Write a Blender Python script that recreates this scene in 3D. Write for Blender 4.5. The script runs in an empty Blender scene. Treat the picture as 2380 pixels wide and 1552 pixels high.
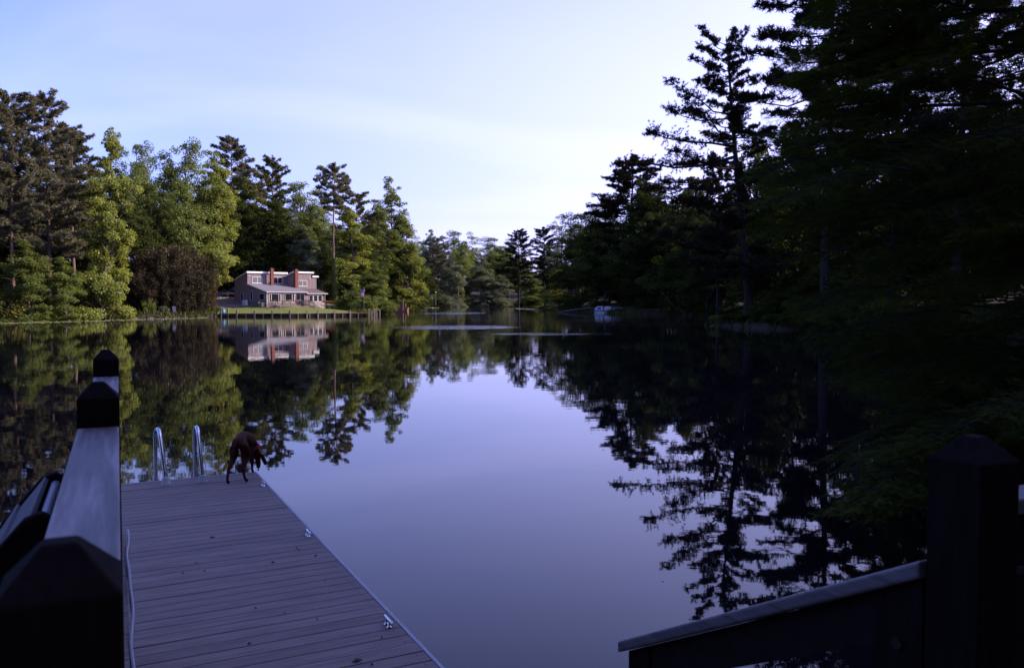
import bpy, math, random
import numpy as np
from mathutils import Vector, Matrix

# ------------------------------------------------------------------ scene, camera, sky, sun
sc = bpy.context.scene
COL = sc.collection
R = math.radians
F = 1921.0 / 2380.0            # focal length as a fraction of the picture's width
CAMH = 2.6                     # eye height above the water
PITCH = math.atan(78 / 1921.0)

cam_d = bpy.data.cameras.new('camera')
cam = bpy.data.objects.new('camera', cam_d)
COL.objects.link(cam)
cam_d.sensor_width = 22.3
cam_d.lens = 22.3 * F
cam_d.clip_start = 0.05
cam_d.clip_end = 6000
cam_d.dof.use_dof = True
cam_d.dof.focus_distance = 45
cam_d.dof.aperture_fstop = 4.0
cam.location = (0, 0, CAMH)
cam.rotation_euler = (R(90) - PITCH, 0, 0)
sc.camera = cam

SUN_AZ, SUN_EL = 83.0, 27.0    # degrees clockwise from the view direction (+Y), and up
w = bpy.data.worlds.new('World')
sc.world = w
w.use_nodes = True
nt = w.node_tree
nt.nodes.clear()
N = nt.nodes.new
L = nt.links.new
out = N('ShaderNodeOutputWorld')
bg = N('ShaderNodeBackground')
bg.inputs['Strength'].default_value = 0.15
sky = N('ShaderNodeTexSky')
sky.sky_type = 'NISHITA'
sky.sun_disc = False
sky.sun_elevation = R(SUN_EL)
sky.sun_rotation = R(SUN_AZ)
sky.altitude = 60
sky.air_density = 1.0
sky.dust_density = 2.6
sky.ozone_density = 2.5
tint = N('ShaderNodeMix'); tint.data_type = 'RGBA'; tint.blend_type = 'MULTIPLY'
tint.inputs[0].default_value = 1.0
tint.inputs[7].default_value = (0.84, 0.90, 1.72, 1)
L(sky.outputs[0], tint.inputs[6])
# thin high cloud: streaky veils on a plane far above
tc = N('ShaderNodeTexCoord')
sep = N('ShaderNodeSeparateXYZ'); L(tc.outputs['Generated'], sep.inputs[0])
zz = N('ShaderNodeMath'); zz.operation = 'MAXIMUM'; L(sep.outputs[2], zz.inputs[0]); zz.inputs[1].default_value = 0.02
za = N('ShaderNodeMath'); za.operation = 'ADD'; L(zz.outputs[0], za.inputs[0]); za.inputs[1].default_value = 0.34
dx = N('ShaderNodeMath'); dx.operation = 'DIVIDE'; L(sep.outputs[0], dx.inputs[0]); L(za.outputs[0], dx.inputs[1])
dy = N('ShaderNodeMath'); dy.operation = 'DIVIDE'; L(sep.outputs[1], dy.inputs[0]); L(za.outputs[0], dy.inputs[1])
cmb = N('ShaderNodeCombineXYZ'); L(dx.outputs[0], cmb.inputs[0]); L(dy.outputs[0], cmb.inputs[1])
mp = N('ShaderNodeMapping'); mp.inputs['Rotation'].default_value = (0, 0, R(-50)); mp.inputs['Scale'].default_value = (0.55, 1.0, 1)
mp.inputs['Location'].default_value = (2.3, 0.4, 0)
L(cmb.outputs[0], mp.inputs[0])
nz = N('ShaderNodeTexNoise'); nz.inputs['Scale'].default_value = 1.5; nz.inputs['Detail'].default_value = 7; nz.inputs['Roughness'].default_value = 0.52
nz.inputs['Distortion'].default_value = 0.6
L(mp.outputs[0], nz.inputs['Vector'])
mr = N('ShaderNodeMapRange'); mr.inputs[1].default_value = 0.38; mr.inputs[2].default_value = 0.72; mr.inputs[3].default_value = 0.0; mr.inputs[4].default_value = 0.17
mr.interpolation_type = 'SMOOTHSTEP'
L(nz.outputs[0], mr.inputs[0])
# the veil is thickest low down and towards the sun, and thins out overhead
sd = N('ShaderNodeVectorMath'); sd.operation = 'DOT_PRODUCT'; L(tc.outputs['Generated'], sd.inputs[0])
sd.inputs[1].default_value = (math.sin(R(SUN_AZ)), math.cos(R(SUN_AZ)), 0)
sr_ = N('ShaderNodeMapRange'); sr_.interpolation_type = 'SMOOTHSTEP'; sr_.inputs[1].default_value = -0.55; sr_.inputs[2].default_value = 0.55; sr_.inputs[3].default_value = 0.10; sr_.inputs[4].default_value = 0.76
L(sd.outputs['Value'], sr_.inputs[0])
sm_ = N('ShaderNodeMath'); sm_.operation = 'ADD'; L(mr.outputs[0], sm_.inputs[0]); L(sr_.outputs[0], sm_.inputs[1])
ev = N('ShaderNodeMapRange'); ev.interpolation_type = 'SMOOTHSTEP'; ev.inputs[1].default_value = 0.20; ev.inputs[2].default_value = 0.66; ev.inputs[3].default_value = 1.0; ev.inputs[4].default_value = 0.10
L(sep.outputs[2], ev.inputs[0])
vf = N('ShaderNodeMath'); vf.operation = 'MULTIPLY'; vf.use_clamp = True; L(sm_.outputs[0], vf.inputs[0]); L(ev.outputs[0], vf.inputs[1])
cl = N('ShaderNodeMix'); cl.data_type = 'RGBA'
L(vf.outputs[0], cl.inputs[0]); L(tint.outputs[2], cl.inputs[6])
cl.inputs[7].default_value = (5.25, 5.2, 10.0, 1)
L(cl.outputs[2], bg.inputs['Color'])
L(bg.outputs[0], out.inputs[0])

sun_d = bpy.data.lights.new('sun', 'SUN')
sun = bpy.data.objects.new('sun', sun_d)
COL.objects.link(sun)
sun_d.energy = 5.0
sun_d.angle = R(0.55)
sun_d.color = (1.0, 0.83, 0.66)
sdir = Vector((math.sin(R(SUN_AZ)) * math.cos(R(SUN_EL)), math.cos(R(SUN_AZ)) * math.cos(R(SUN_EL)), math.sin(R(SUN_EL))))
sun.rotation_euler = sdir.to_track_quat('Z', 'Y').to_euler()
sun.location = sdir * 300

vs = sc.view_settings
vs.view_transform = 'Standard'
vs.look = 'None'
vs.gamma = 1
vs.exposure = 0.6
cy = sc.cycles
cy.max_bounces = 5
cy.diffuse_bounces = 2
cy.glossy_bounces = 3
cy.transmission_bounces = 3
cy.transparent_max_bounces = 4
cy.use_denoising = True
cy.sample_clamp_indirect = 4
cy.caustics_reflective = False
cy.caustics_refractive = False

# ------------------------------------------------------------------ helpers
PX = 1190.0
fwv = np.array([0, math.cos(PITCH), -math.sin(PITCH)])
upv = np.array([0, math.sin(PITCH), math.cos(PITCH)])
def ray(x, y): return (x - PX) * np.array([1., 0, 0]) + 1921 * fwv + (776 - y) * upv
def at(x, y, Y):
    """the place seen at a spot of the photograph, Y metres ahead"""
    d = ray(x, y); return np.array([0, 0, CAMH]) + d * (Y / d[1])
def ground_at(x, y, z=0.0):
    d = ray(x, y); return np.array([0, 0, CAMH]) + d * ((z - CAMH) / d[2])

class MB:
    """collects shapes; build() links them as one mesh object"""
    def __init__(s): s.v = []; s.f = []; s.m = []; s.sm = []
    def add(s, vs, fs, m=0, smooth=False):
        o = len(s.v); s.v += [tuple(map(float, p)) for p in vs]
        for f in fs: s.f.append(tuple(i + o for i in f)); s.m.append(m); s.sm.append(smooth)
        return s
    def box(s, c, size, rz=0, m=0, rx=0, ry=0, taper=1.0):
        x, y, z = (k / 2 for k in size)
        M = Matrix.Rotation(rz, 3, 'Z') @ Matrix.Rotation(ry, 3, 'Y') @ Matrix.Rotation(rx, 3, 'X')
        P = []
        for dz in (-1, 1):
            t = 1 if dz < 0 else taper
            for a, b in ((-1, -1), (1, -1), (1, 1), (-1, 1)):
                P.append(M @ Vector((a * x * t, b * y * t, dz * z)) + Vector(c))
        return s.add(P, [(3, 2, 1, 0), (4, 5, 6, 7), (0, 1, 5, 4), (1, 2, 6, 5), (2, 3, 7, 6), (3, 0, 4, 7)], m)
    def b2(s, a, b, m=0):
        """axis-aligned box from corner a to corner b"""
        c = [(p + q) / 2 for p, q in zip(a, b)]; return s.box(c, [abs(q - p) for p, q in zip(a, b)], m=m)
    def tube(s, path, rad, n=8, m=0, caps=True, smooth=True):
        path = [Vector(p) for p in path]
        if not hasattr(rad, '__len__'): rad = [rad] * len(path)
        P = []; fs = []
        ref = None
        for i, p in enumerate(path):
            t = (path[min(i + 1, len(path) - 1)] - path[max(i - 1, 0)])
            t = t.normalized() if t.length > 1e-9 else Vector((0, 0, 1))
            if ref is None: ref = Vector((1, 0, 0)) if abs(t.x) < 0.8 else Vector((0, 1, 0))
            a = (ref - t * ref.dot(t)).normalized(); ref = a
            b = t.cross(a)
            for k in range(n):
                an = 2 * math.pi * k / n
                P.append(p + (a * math.cos(an) + b * math.sin(an)) * rad[i])
        for i in range(len(path) - 1):
            for k in range(n):
                k2 = (k + 1) % n
                fs.append((i * n + k, i * n + k2, (i + 1) * n + k2, (i + 1) * n + k))
        s.add(P, fs, m, smooth)
        if caps:
            s.add(P[:n], [tuple(reversed(range(n)))], m); s.add(P[-n:], [tuple(range(n))], m)
        return s
    def lathe(s, c, prof, n=16, m=0, axis='z'):
        P = []; fs = []
        for r, z in prof:
            for k in range(n):
                an = 2 * math.pi * k / n
                q = (r * math.cos(an), r * math.sin(an), z)
                if axis == 'y': q = (q[0], q[2], q[1])
                if axis == 'x': q = (q[2], q[0], q[1])
                P.append((q[0] + c[0], q[1] + c[1], q[2] + c[2]))
        for i in range(len(prof) - 1):
            for k in range(n):
                k2 = (k + 1) % n
                fs.append((i * n + k, i * n + k2, (i + 1) * n + k2, (i + 1) * n + k))
        s.add(P, fs, m, True)
        s.add(P[:n], [tuple(reversed(range(n)))], m); s.add(P[-n:], [tuple(range(n))], m)
        return s
    def prism(s, poly, d0, d1, axis='y', m=0):
        """polygon (a,b) extruded along an axis: y -> (a,d,b), x -> (d,a,b), z -> (a,b,d)"""
        g = {'y': lambda a, b, d: (a, d, b), 'x': lambda a, b, d: (d, a, b), 'z': lambda a, b, d: (a, b, d)}[axis]
        n = len(poly)
        P = [g(a, b, d0) for a, b in poly] + [g(a, b, d1) for a, b in poly]
        fs = [tuple(range(n)), tuple(reversed(range(n, 2 * n)))]
        fs += [(i, i + n, (i + 1) % n + n, (i + 1) % n) for i in range(n)]
        return s.add(P, fs, m)
    def mesh(s, name, mats):
        me = bpy.data.meshes.new(name)
        me.from_pydata(s.v, [], s.f)
        for mm in (mats if isinstance(mats, (list, tuple)) else [mats]): me.materials.append(mm)
        me.polygons.foreach_set('material_index', s.m)
        me.polygons.foreach_set('use_smooth', s.sm)
        import bmesh
        bm = bmesh.new(); bm.from_mesh(me); bmesh.ops.recalc_face_normals(bm, faces=bm.faces); bm.to_mesh(me); bm.free()
        me.update()
        return me
    def build(s, name, mats, parent=None, bevel=0):
        return link(name, s.mesh(name, mats), parent, bevel)

def link(name, me, parent=None, bevel=0):
    o = bpy.data.objects.new(name, me); COL.objects.link(o)
    if parent is not None: o.parent = parent
    if bevel:
        b = o.modifiers.new('bevel', 'BEVEL'); b.width = bevel; b.segments = 2; b.limit_method = 'ANGLE'
    return o
def tag(o, label=None, cat=None, group=None, kind=None):
    if label: o['label'] = label
    if cat: o['category'] = cat
    if group: o['group'] = group
    if kind: o['kind'] = kind
    return o
def thing(name, label, cat, loc=(0, 0, 0), rz=0, group=None):
    o = bpy.data.objects.new(name, None); COL.objects.link(o)
    o.empty_display_size = 0.2
    o.location = tuple(float(k) for k in loc); o.rotation_euler = (0, 0, rz)
    return tag(o, label, cat, group)
def copy_tree(o, parent=None):
    c = o.copy(); COL.objects.link(c); c.parent = parent
    for ch in list(o.children): copy_tree(ch, c)
    return c

# ------------------------------------------------------------------ materials
def newmat(name):
    m = bpy.data.materials.new(name); m.use_nodes = True
    return m, m.node_tree, m.node_tree.nodes.get('Principled BSDF')
def mat(name, col, rough=0.6, var=0.25, scale=3.0, metal=0.0, bump=0.0, bscale=None, stretch=(1, 1, 1), spec=0.5, coords='Object', col2=None, detail=5):
    m, t, p = newmat(name)
    p.inputs['Roughness'].default_value = rough
    p.inputs['Metallic'].default_value = metal
    p.inputs['Specular IOR Level'].default_value = spec
    tcn = t.nodes.new('ShaderNodeTexCoord'); mpn = t.nodes.new('ShaderNodeMapping')
    mpn.inputs['Scale'].default_value = stretch
    t.links.new(tcn.outputs[coords], mpn.inputs[0])
    n = t.nodes.new('ShaderNodeTexNoise'); n.inputs['Scale'].default_value = scale; n.inputs['Detail'].default_value = detail
    n.inputs['Roughness'].default_value = 0.62
    t.links.new(mpn.outputs[0], n.inputs['Vector'])
    r = t.nodes.new('ShaderNodeMapRange'); r.inputs[1].default_value = 0.3; r.inputs[2].default_value = 0.7
    t.links.new(n.outputs[0], r.inputs[0])
    mx = t.nodes.new('ShaderNodeMix'); mx.data_type = 'RGBA'
    c2 = col2 or tuple(k * (1 - var) for k in col); c1 = col if col2 else tuple(min(1, k * (1 + var)) for k in col)
    mx.inputs[6].default_value = (*c2, 1); mx.inputs[7].default_value = (*c1, 1)
    t.links.new(r.outputs[0], mx.inputs[0]); t.links.new(mx.outputs[2], p.inputs['Base Color'])
    if bump:
        b = t.nodes.new('ShaderNodeBump'); b.inputs['Strength'].default_value = 1; b.inputs['Distance'].default_value = bump
        if bscale:
            n2 = t.nodes.new('ShaderNodeTexNoise'); n2.inputs['Scale'].default_value = bscale; n2.inputs['Detail'].default_value = 4
            t.links.new(mpn.outputs[0], n2.inputs['Vector']); t.links.new(n2.outputs[0], b.inputs['Height'])
        else: t.links.new(n.outputs[0], b.inputs['Height'])
        t.links.new(b.outputs[0], p.inputs['Normal'])
    return m
def per_object(m, amt=0.25):
    """vary brightness from object to object"""
    t = m.node_tree; p = t.nodes.get('Principled BSDF')
    src = p.inputs['Base Color'].links[0].from_socket
    oi = t.nodes.new('ShaderNodeObjectInfo'); r = t.nodes.new('ShaderNodeMapRange')
    r.inputs[3].default_value = 1 - amt; r.inputs[4].default_value = 1 + amt
    t.links.new(oi.outputs['Random'], r.inputs[0])
    hs = t.nodes.new('ShaderNodeHueSaturation'); t.links.new(r.outputs[0], hs.inputs['Value']); t.links.new(src, hs.inputs['Color'])
    t.links.new(hs.outputs[0], p.inputs['Base Color'])
    sc3 = t.nodes.new('ShaderNodeVectorMath'); sc3.operation = 'SCALE'; sc3.inputs[0].default_value = (37.0, 91.0, 53.0); t.links.new(oi.outputs['Random'], sc3.inputs['Scale'])
    for n_ in t.nodes:
        if n_.bl_idname == 'ShaderNodeMapping': t.links.new(sc3.outputs[0], n_.inputs['Location'])
    return m
def leafmat(name, col, trans=0.35, tcol=None, amt=0.12, gloss=0.012):
    m, t, p = newmat(name)
    t.nodes.remove(p)
    o = t.nodes.get('Material Output')
    a = t.nodes.new('ShaderNodeAttribute'); a.attribute_name = 'tone'
    oi = t.nodes.new('ShaderNodeObjectInfo'); r = t.nodes.new('ShaderNodeMapRange')
    r.inputs[3].default_value = 1 - amt; r.inputs[4].default_value = 1 + amt
    t.links.new(oi.outputs['Random'], r.inputs[0])
    ml = t.nodes.new('ShaderNodeMath'); ml.operation = 'MULTIPLY'
    t.links.new(a.outputs['Fac'], ml.inputs[0]); t.links.new(r.outputs[0], ml.inputs[1])
    d = t.nodes.new('ShaderNodeBsdfDiffuse'); tr = t.nodes.new('ShaderNodeBsdfTranslucent')
    tcol = tcol or (col[0] * 1.35, col[1] * 1.25, col[2] * 0.6)
    for node, c in ((d, col), (tr, tcol)):
        v = t.nodes.new('ShaderNodeVectorMath'); v.operation = 'SCALE'; v.inputs[0].default_value = c
        t.links.new(ml.outputs[0], v.inputs['Scale']); t.links.new(v.outputs[0], node.inputs['Color'])
    mx = t.nodes.new('ShaderNodeMixShader'); mx.inputs[0].default_value = trans
    t.links.new(d.outputs[0], mx.inputs[1]); t.links.new(tr.outputs[0], mx.inputs[2])
    gl = t.nodes.new('ShaderNodeBsdfGlossy'); gl.inputs['Roughness'].default_value = 0.45; gl.inputs['Color'].default_value = (1, 1, 1, 1)
    m2 = t.nodes.new('ShaderNodeMixShader'); m2.inputs[0].default_value = gloss
    t.links.new(mx.outputs[0], m2.inputs[1]); t.links.new(gl.outputs[0], m2.inputs[2])
    t.links.new(m2.outputs[0], o.inputs['Surface'])
    return m

M = {}
M['bark_pine'] = mat('bark_pine', (0.115, 0.07, 0.055), 0.9, 0.45, 2.2, stretch=(3, 3, 0.7), bump=0.03)
M['bark'] = mat('bark', (0.075, 0.062, 0.055), 0.9, 0.4, 2.5, stretch=(3, 3, 0.6), bump=0.02)
M['bark_dark'] = mat('bark_dark', (0.030, 0.025, 0.023), 0.95, 0.4, 2.5, stretch=(3, 3, 0.6), bump=0.02, spec=0.2)
M['bark_grey'] = mat('bark_grey', (0.16, 0.14, 0.13), 0.9, 0.3, 2.5, stretch=(3, 3, 0.6), bump=0.02)
M['leaf_lime'] = leafmat('leaf_lime', (0.215, 0.245, 0.052), 0.45)
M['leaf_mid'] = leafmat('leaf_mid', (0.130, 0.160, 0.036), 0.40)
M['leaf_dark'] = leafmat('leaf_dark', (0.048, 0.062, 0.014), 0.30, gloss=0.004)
M['leaf_grey'] = leafmat('leaf_grey', (0.135, 0.155, 0.090), 0.30)
M['leaf_olive'] = leafmat('leaf_olive', (0.125, 0.120, 0.026), 0.35)
M['leaf_rust'] = leafmat('leaf_rust', (0.115, 0.078, 0.026), 0.30)
M['leaf_bamboo'] = leafmat('leaf_bamboo', (0.044, 0.033, 0.016), 0.12, amt=0.3)
M['needle'] = leafmat('needle', (0.140, 0.132, 0.074), 0.18)
M['needle_green'] = leafmat('needle_green', (0.105, 0.098, 0.036), 0.15)
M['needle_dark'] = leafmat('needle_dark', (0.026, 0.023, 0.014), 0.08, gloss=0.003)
M['cypress_leaf'] = leafmat('cypress_leaf', (0.062, 0.080, 0.014), 0.30, gloss=0.003)
M['ivy'] = leafmat('ivy', (0.085, 0.115, 0.022), 0.3)
M['grass'] = leafmat('grass', (0.075, 0.082, 0.022), 0.3, gloss=0.004)
M['deck_wood'] = per_object(mat('deck_wood', (0.212, 0.160, 0.140), 0.8, 0.24, 5, stretch=(0.6, 5, 5), bump=0.0008, bscale=60, spec=0.25), 0.10)
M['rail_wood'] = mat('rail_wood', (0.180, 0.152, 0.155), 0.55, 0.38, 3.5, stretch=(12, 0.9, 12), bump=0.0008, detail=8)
def grain(m, stretch, amount=0.45):
    """long wandering growth-ring lines along the board"""
    t = m.node_tree; p = t.nodes.get('Principled BSDF'); src = p.inputs['Base Color'].links[0].from_socket
    tcn = t.nodes.new('ShaderNodeTexCoord'); mpn = t.nodes.new('ShaderNodeMapping'); mpn.inputs['Scale'].default_value = stretch
    t.links.new(tcn.outputs['Object'], mpn.inputs[0])
    wv = t.nodes.new('ShaderNodeTexWave'); wv.wave_type = 'RINGS'; wv.rings_direction = 'Y'
    wv.inputs['Scale'].default_value = 1.0; wv.inputs['Distortion'].default_value = 9.0; wv.inputs['Detail'].default_value = 3.0; wv.inputs['Detail Scale'].default_value = 0.55
    t.links.new(mpn.outputs[0], wv.inputs['Vector'])
    r_ = t.nodes.new('ShaderNodeMapRange'); r_.inputs[1].default_value = 0.1; r_.inputs[2].default_value = 0.9; r_.inputs[3].default_value = 1 - amount; r_.inputs[4].default_value = 1 + amount * 0.5
    t.links.new(wv.outputs['Fac'], r_.inputs[0])
    hs = t.nodes.new('ShaderNodeHueSaturation'); t.links.new(r_.outputs[0], hs.inputs['Value']); t.links.new(src, hs.inputs['Color']); t.links.new(hs.outputs[0], p.inputs['Base Color'])
    return m
M['rail_plain'] = mat('rail_plain', (0.150, 0.128, 0.132), 0.6, 0.38, 3.5, stretch=(12, 0.9, 12), bump=0.0008, detail=8)
grain(M['rail_wood'], (26.0, 1.1, 26.0))
M['post_wood'] = mat('post_wood', (0.011, 0.008, 0.008), 0.9, 0.5, 5, stretch=(6, 6, 0.8), bump=0.001, spec=0.06)  # near-black base: the shade on the posts is put into the colour
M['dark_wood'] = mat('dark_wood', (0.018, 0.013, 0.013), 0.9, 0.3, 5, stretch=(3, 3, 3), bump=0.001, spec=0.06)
M['chair_wood'] = mat('chair_wood', (0.060, 0.055, 0.070), 0.6, 0.35, 6, stretch=(10, 1, 10), bump=0.001)
M['trim'] = mat('trim', (0.30, 0.28, 0.32), 0.5, 0.12, 6)
M['chrome'] = mat('chrome', (0.62, 0.62, 0.64), 0.2, 0.05, 8, metal=1.0)
M['socket'] = mat('socket', (0.42, 0.40, 0.38), 0.55, 0.15, 20)
M['dog'] = mat('dog', (0.056, 0.0145, 0.008), 0.8, 0.3, 14, bump=0.002, bscale=150, spec=0.15)
M['dognose'] = mat('dognose', (0.02, 0.012, 0.01), 0.35, 0.1, 14)
M['collar'] = mat('collar', (0.50, 0.02, 0.03), 0.45, 0.1, 14)
M['dryleaf'] = mat('dryleaf', (0.055, 0.028, 0.02), 0.8, 0.4, 30)
M['siding'] = mat('siding', (0.220, 0.156, 0.158), 0.75, 0.12, 1.2, stretch=(2, 2, 0.5))
M['foundation'] = mat('foundation', (0.30, 0.235, 0.215), 0.8, 0.15, 2)
M['white'] = mat('white', (0.72, 0.70, 0.72), 0.5, 0.06, 3)
M['gutter'] = mat('gutter', (0.42, 0.38, 0.42), 0.5, 0.06, 3)
M['frame'] = mat('frame', (0.58, 0.54, 0.52), 0.5, 0.06, 3)
M['shingle'] = mat('shingle', (0.165, 0.150, 0.165), 0.85, 0.2, 9, bump=0.01)
M['shingle_brown'] = mat('shingle_brown', (0.115, 0.085, 0.085), 0.85, 0.2, 9, bump=0.01)
M['brick'] = mat('brick', (0.155, 0.045, 0.034), 0.85, 0.2, 6)
M['porchwood'] = mat('porchwood', (0.17, 0.125, 0.105), 0.75, 0.3, 4)
M['glass'] = mat('glass', (0.012, 0.014, 0.02), 0.06, 0.1, 2, spec=0.6)
M['curtain'] = mat('curtain', (0.085, 0.10, 0.13), 0.7, 0.1, 3)
M['orange'] = mat('orange', (0.62, 0.17, 0.02), 0.4, 0.15, 3)
M['red'] = mat('red', (0.42, 0.03, 0.02), 0.45, 0.15, 3)
M['blue'] = mat('blue', (0.02, 0.22, 0.42), 0.5, 0.1, 3)
M['greyplastic'] = mat('greyplastic', (0.11, 0.11, 0.12), 0.6, 0.15, 3)
M['navy'] = mat('navy', (0.02, 0.022, 0.05), 0.3, 0.1, 3)
M['tan'] = mat('tan', (0.36, 0.27, 0.22), 0.4, 0.1, 3)
M['tyre'] = mat('tyre', (0.02, 0.02, 0.02), 0.8, 0.2, 8)
M['boatwhite'] = mat('boatwhite', (0.62, 0.64, 0.70), 0.35, 0.08, 3)
M['boatblue'] = mat('boatblue', (0.10, 0.13, 0.22), 0.4, 0.1, 3)
M['rock'] = mat('rock', (0.27, 0.24, 0.22), 0.9, 0.35, 3, bump=0.03)
M['gravel'] = mat('gravel', (0.18, 0.135, 0.115), 0.95, 0.3, 8, bump=0.02, coords='Object')
M['lawn'] = mat('lawn', (0.125, 0.145, 0.018), 0.9, 0.3, 1.6, bump=0.05, bscale=25)
M['lily'] = mat('lily', (0.15, 0.16, 0.06), 0.5, 0.4, 3)
M['lilyflower'] = mat('lilyflower', (0.75, 0.74, 0.70), 0.6, 0.05, 3)
M['clay'] = mat('clay', (0.20, 0.09, 0.055), 0.9, 0.3, 1.0, bump=0.05)

# ------------------------------------------------------------------ the lake shore and the land
SHORE = [(-61, 98), (-58.5, 113.6), (-51.4, 125), (-46.4, 131.5), (-35.2, 131.9), (-24.5, 138.2), (-24.5, 143), (-27, 152), (-28.6, 172),
         (-30.4, 200), (-33, 250), (-35.3, 300), (-30, 331), (-16, 338), (-5, 345), (0, 330), (2, 298), (6.8, 250), (11, 187),
         (17.2, 176), (22.2, 160), (34.7, 157), (42, 140), (36, 126), (45, 112), (50, 100), (36, 92), (24, 90.5), (19.7, 85), (22, 76.5),
         (28, 67.5), (33.7, 54), (32, 40), (27, 27), (20, 17), (13, 9), (7, 2), (1, -2.4), (-8, -4), (-25, -6), (-50, -4), (-72, 15), (-74, 45), (-68, 75)]
SH = np.array(SHORE, float)
def shore_dist(x, y):
    """signed distance to the shore, positive on land"""
    x = np.asarray(x, float); y = np.asarray(y, float)
    best = np.full(x.shape, 1e9); inside = np.zeros(x.shape, bool)
    n = len(SH)
    for i in range(n):
        ax, ay = SH[i]; bx, by = SH[(i + 1) % n]
        ex, ey = bx - ax, by - ay
        t = np.clip(((x - ax) * ex + (y - ay) * ey) / (ex * ex + ey * ey), 0, 1)
        best = np.minimum(best, np.hypot(x - ax - t * ex, y - ay - t * ey))
        c = (ay > y) != (by > y)
        xi = ax + (y - ay) * ex / (ey if abs(ey) > 1e-9 else 1e-9)
        inside ^= c & (x < xi)
    return np.where(inside, -best, best)
def height(x, y):
    x = np.asarray(x, float); y = np.asarray(y, float)
    d = shore_dist(x, y)
    g = np.maximum(d, 0)
    land = 0.45 * (1 - np.exp(-g / 0.7)) + 0.07 * g + 0.002 * g * g
    land = 15 * np.tanh(land / 15)
    wob = 0.10 * np.sin(x * 0.9 + y * 0.4) * np.sin(y * 0.7 - x * 0.3) + 0.25 * np.sin(x * 0.21 + 1) * np.sin(y * 0.17)
    land = land + wob * np.clip(g / 25, 0, 1)
    return np.where(d > 0, land, np.maximum(-2.4, d * 1.3))
def hz(x, y): return float(height(np.array([x]), np.array([y]))[0])

def grid_mesh(name, xs, ys, zf, m, smooth=True):
    X, Y = np.meshgrid(xs, ys)
    Z = zf(X.ravel(), Y.ravel())
    V = np.column_stack([X.ravel(), Y.ravel(), Z])
    nx, ny = len(xs), len(ys)
    i = np.arange((nx - 1) * (ny - 1)); r = i // (nx - 1); c = i % (nx - 1); a = r * nx + c
    Q = np.column_stack([a, a + 1, a + nx + 1, a + nx])
    return V, Q
def fast_mesh(name, V, Q, mats, smooth=False, mi=None, tone=None):
    """V (n,3), Q (m,k) all faces with k corners"""
    me = bpy.data.meshes.new(name)
    k = Q.shape[1]
    me.vertices.add(len(V)); me.vertices.foreach_set('co', np.asarray(V, np.float32).ravel())
    me.loops.add(Q.size); me.loops.foreach_set('vertex_index', np.asarray(Q, np.int32).ravel())
    me.polygons.add(len(Q)); me.polygons.foreach_set('loop_start', np.arange(0, Q.size, k, dtype=np.int32))
    for mm in (mats if isinstance(mats, (list, tuple)) else [mats]): me.materials.append(mm)
    if mi is not None: me.polygons.foreach_set('material_index', np.asarray(mi, np.int32))
    me.polygons.foreach_set('use_smooth', np.full(len(Q), smooth))
    me.update(calc_edges=True)
    if tone is not None:
        at_ = me.attributes.new('tone', 'FLOAT', 'POINT'); at_.data.foreach_set('value', np.asarray(tone, np.float32))
    return me

# ground: one sheet out to the horizon, fine near the lake
gm, t, p = newmat('forest_floor')
p.inputs['Roughness'].default_value = 0.95
geo = t.nodes.new('ShaderNodeNewGeometry')
n1 = t.nodes.new('ShaderNodeTexNoise'); n1.inputs['Scale'].default_value = 0.35; n1.inputs['Detail'].default_value = 8
n2 = t.nodes.new('ShaderNodeTexNoise'); n2.inputs['Scale'].default_value = 4.0; n2.inputs['Detail'].default_value = 6
t.links.new(geo.outputs['Position'], n1.inputs['Vector']); t.links.new(geo.outputs['Position'], n2.inputs['Vector'])
cr = t.nodes.new('ShaderNodeValToRGB')
cr.color_ramp.elements[0].position = 0.33; cr.color_ramp.elements[0].color = (0.028, 0.020, 0.014, 1)
cr.color_ramp.elements[1].position = 0.70; cr.color_ramp.elements[1].color = (0.040, 0.048, 0.014, 1)
e = cr.color_ramp.elements.new(0.5); e.color = (0.048, 0.030, 0.020, 1)
ad = t.nodes.new('ShaderNodeMath'); ad.operation = 'MULTIPLY_ADD'; ad.inputs[1].default_value = 0.5; 
t.links.new(n2.outputs[0], ad.inputs[0])
hf = t.nodes.new('ShaderNodeMath'); hf.operation = 'MULTIPLY'; hf.inputs[1].default_value = 0.5
t.links.new(n1.outputs[0], hf.inputs[0]); t.links.new(hf.outputs[0], ad.inputs[2])
t.links.new(ad.outputs[0], cr.inputs[0]); t.links.new(cr.outputs[0], p.inputs['Base Color'])
bp = t.nodes.new('ShaderNodeBump'); bp.inputs['Distance'].default_value = 0.12
t.links.new(n2.outputs[0], bp.inputs['Height']); t.links.new(bp.outputs[0], p.inputs['Normal'])
xs = np.concatenate([[-3000, -1500, -700, -350, -220], np.arange(-160, 120.1, 2.0), [170, 260, 400, 800, 1600, 3000]])
ys = np.concatenate([[-2000, -900, -400, -180, -90], np.arange(-50, 380.1, 2.0), [420, 500, 700, 1100, 2000, 4000]])
V, Q = grid_mesh('ground', xs, ys, height, gm)
tag(link('ground', fast_mesh('ground', V, Q, gm, True)), kind='structure')

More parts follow.
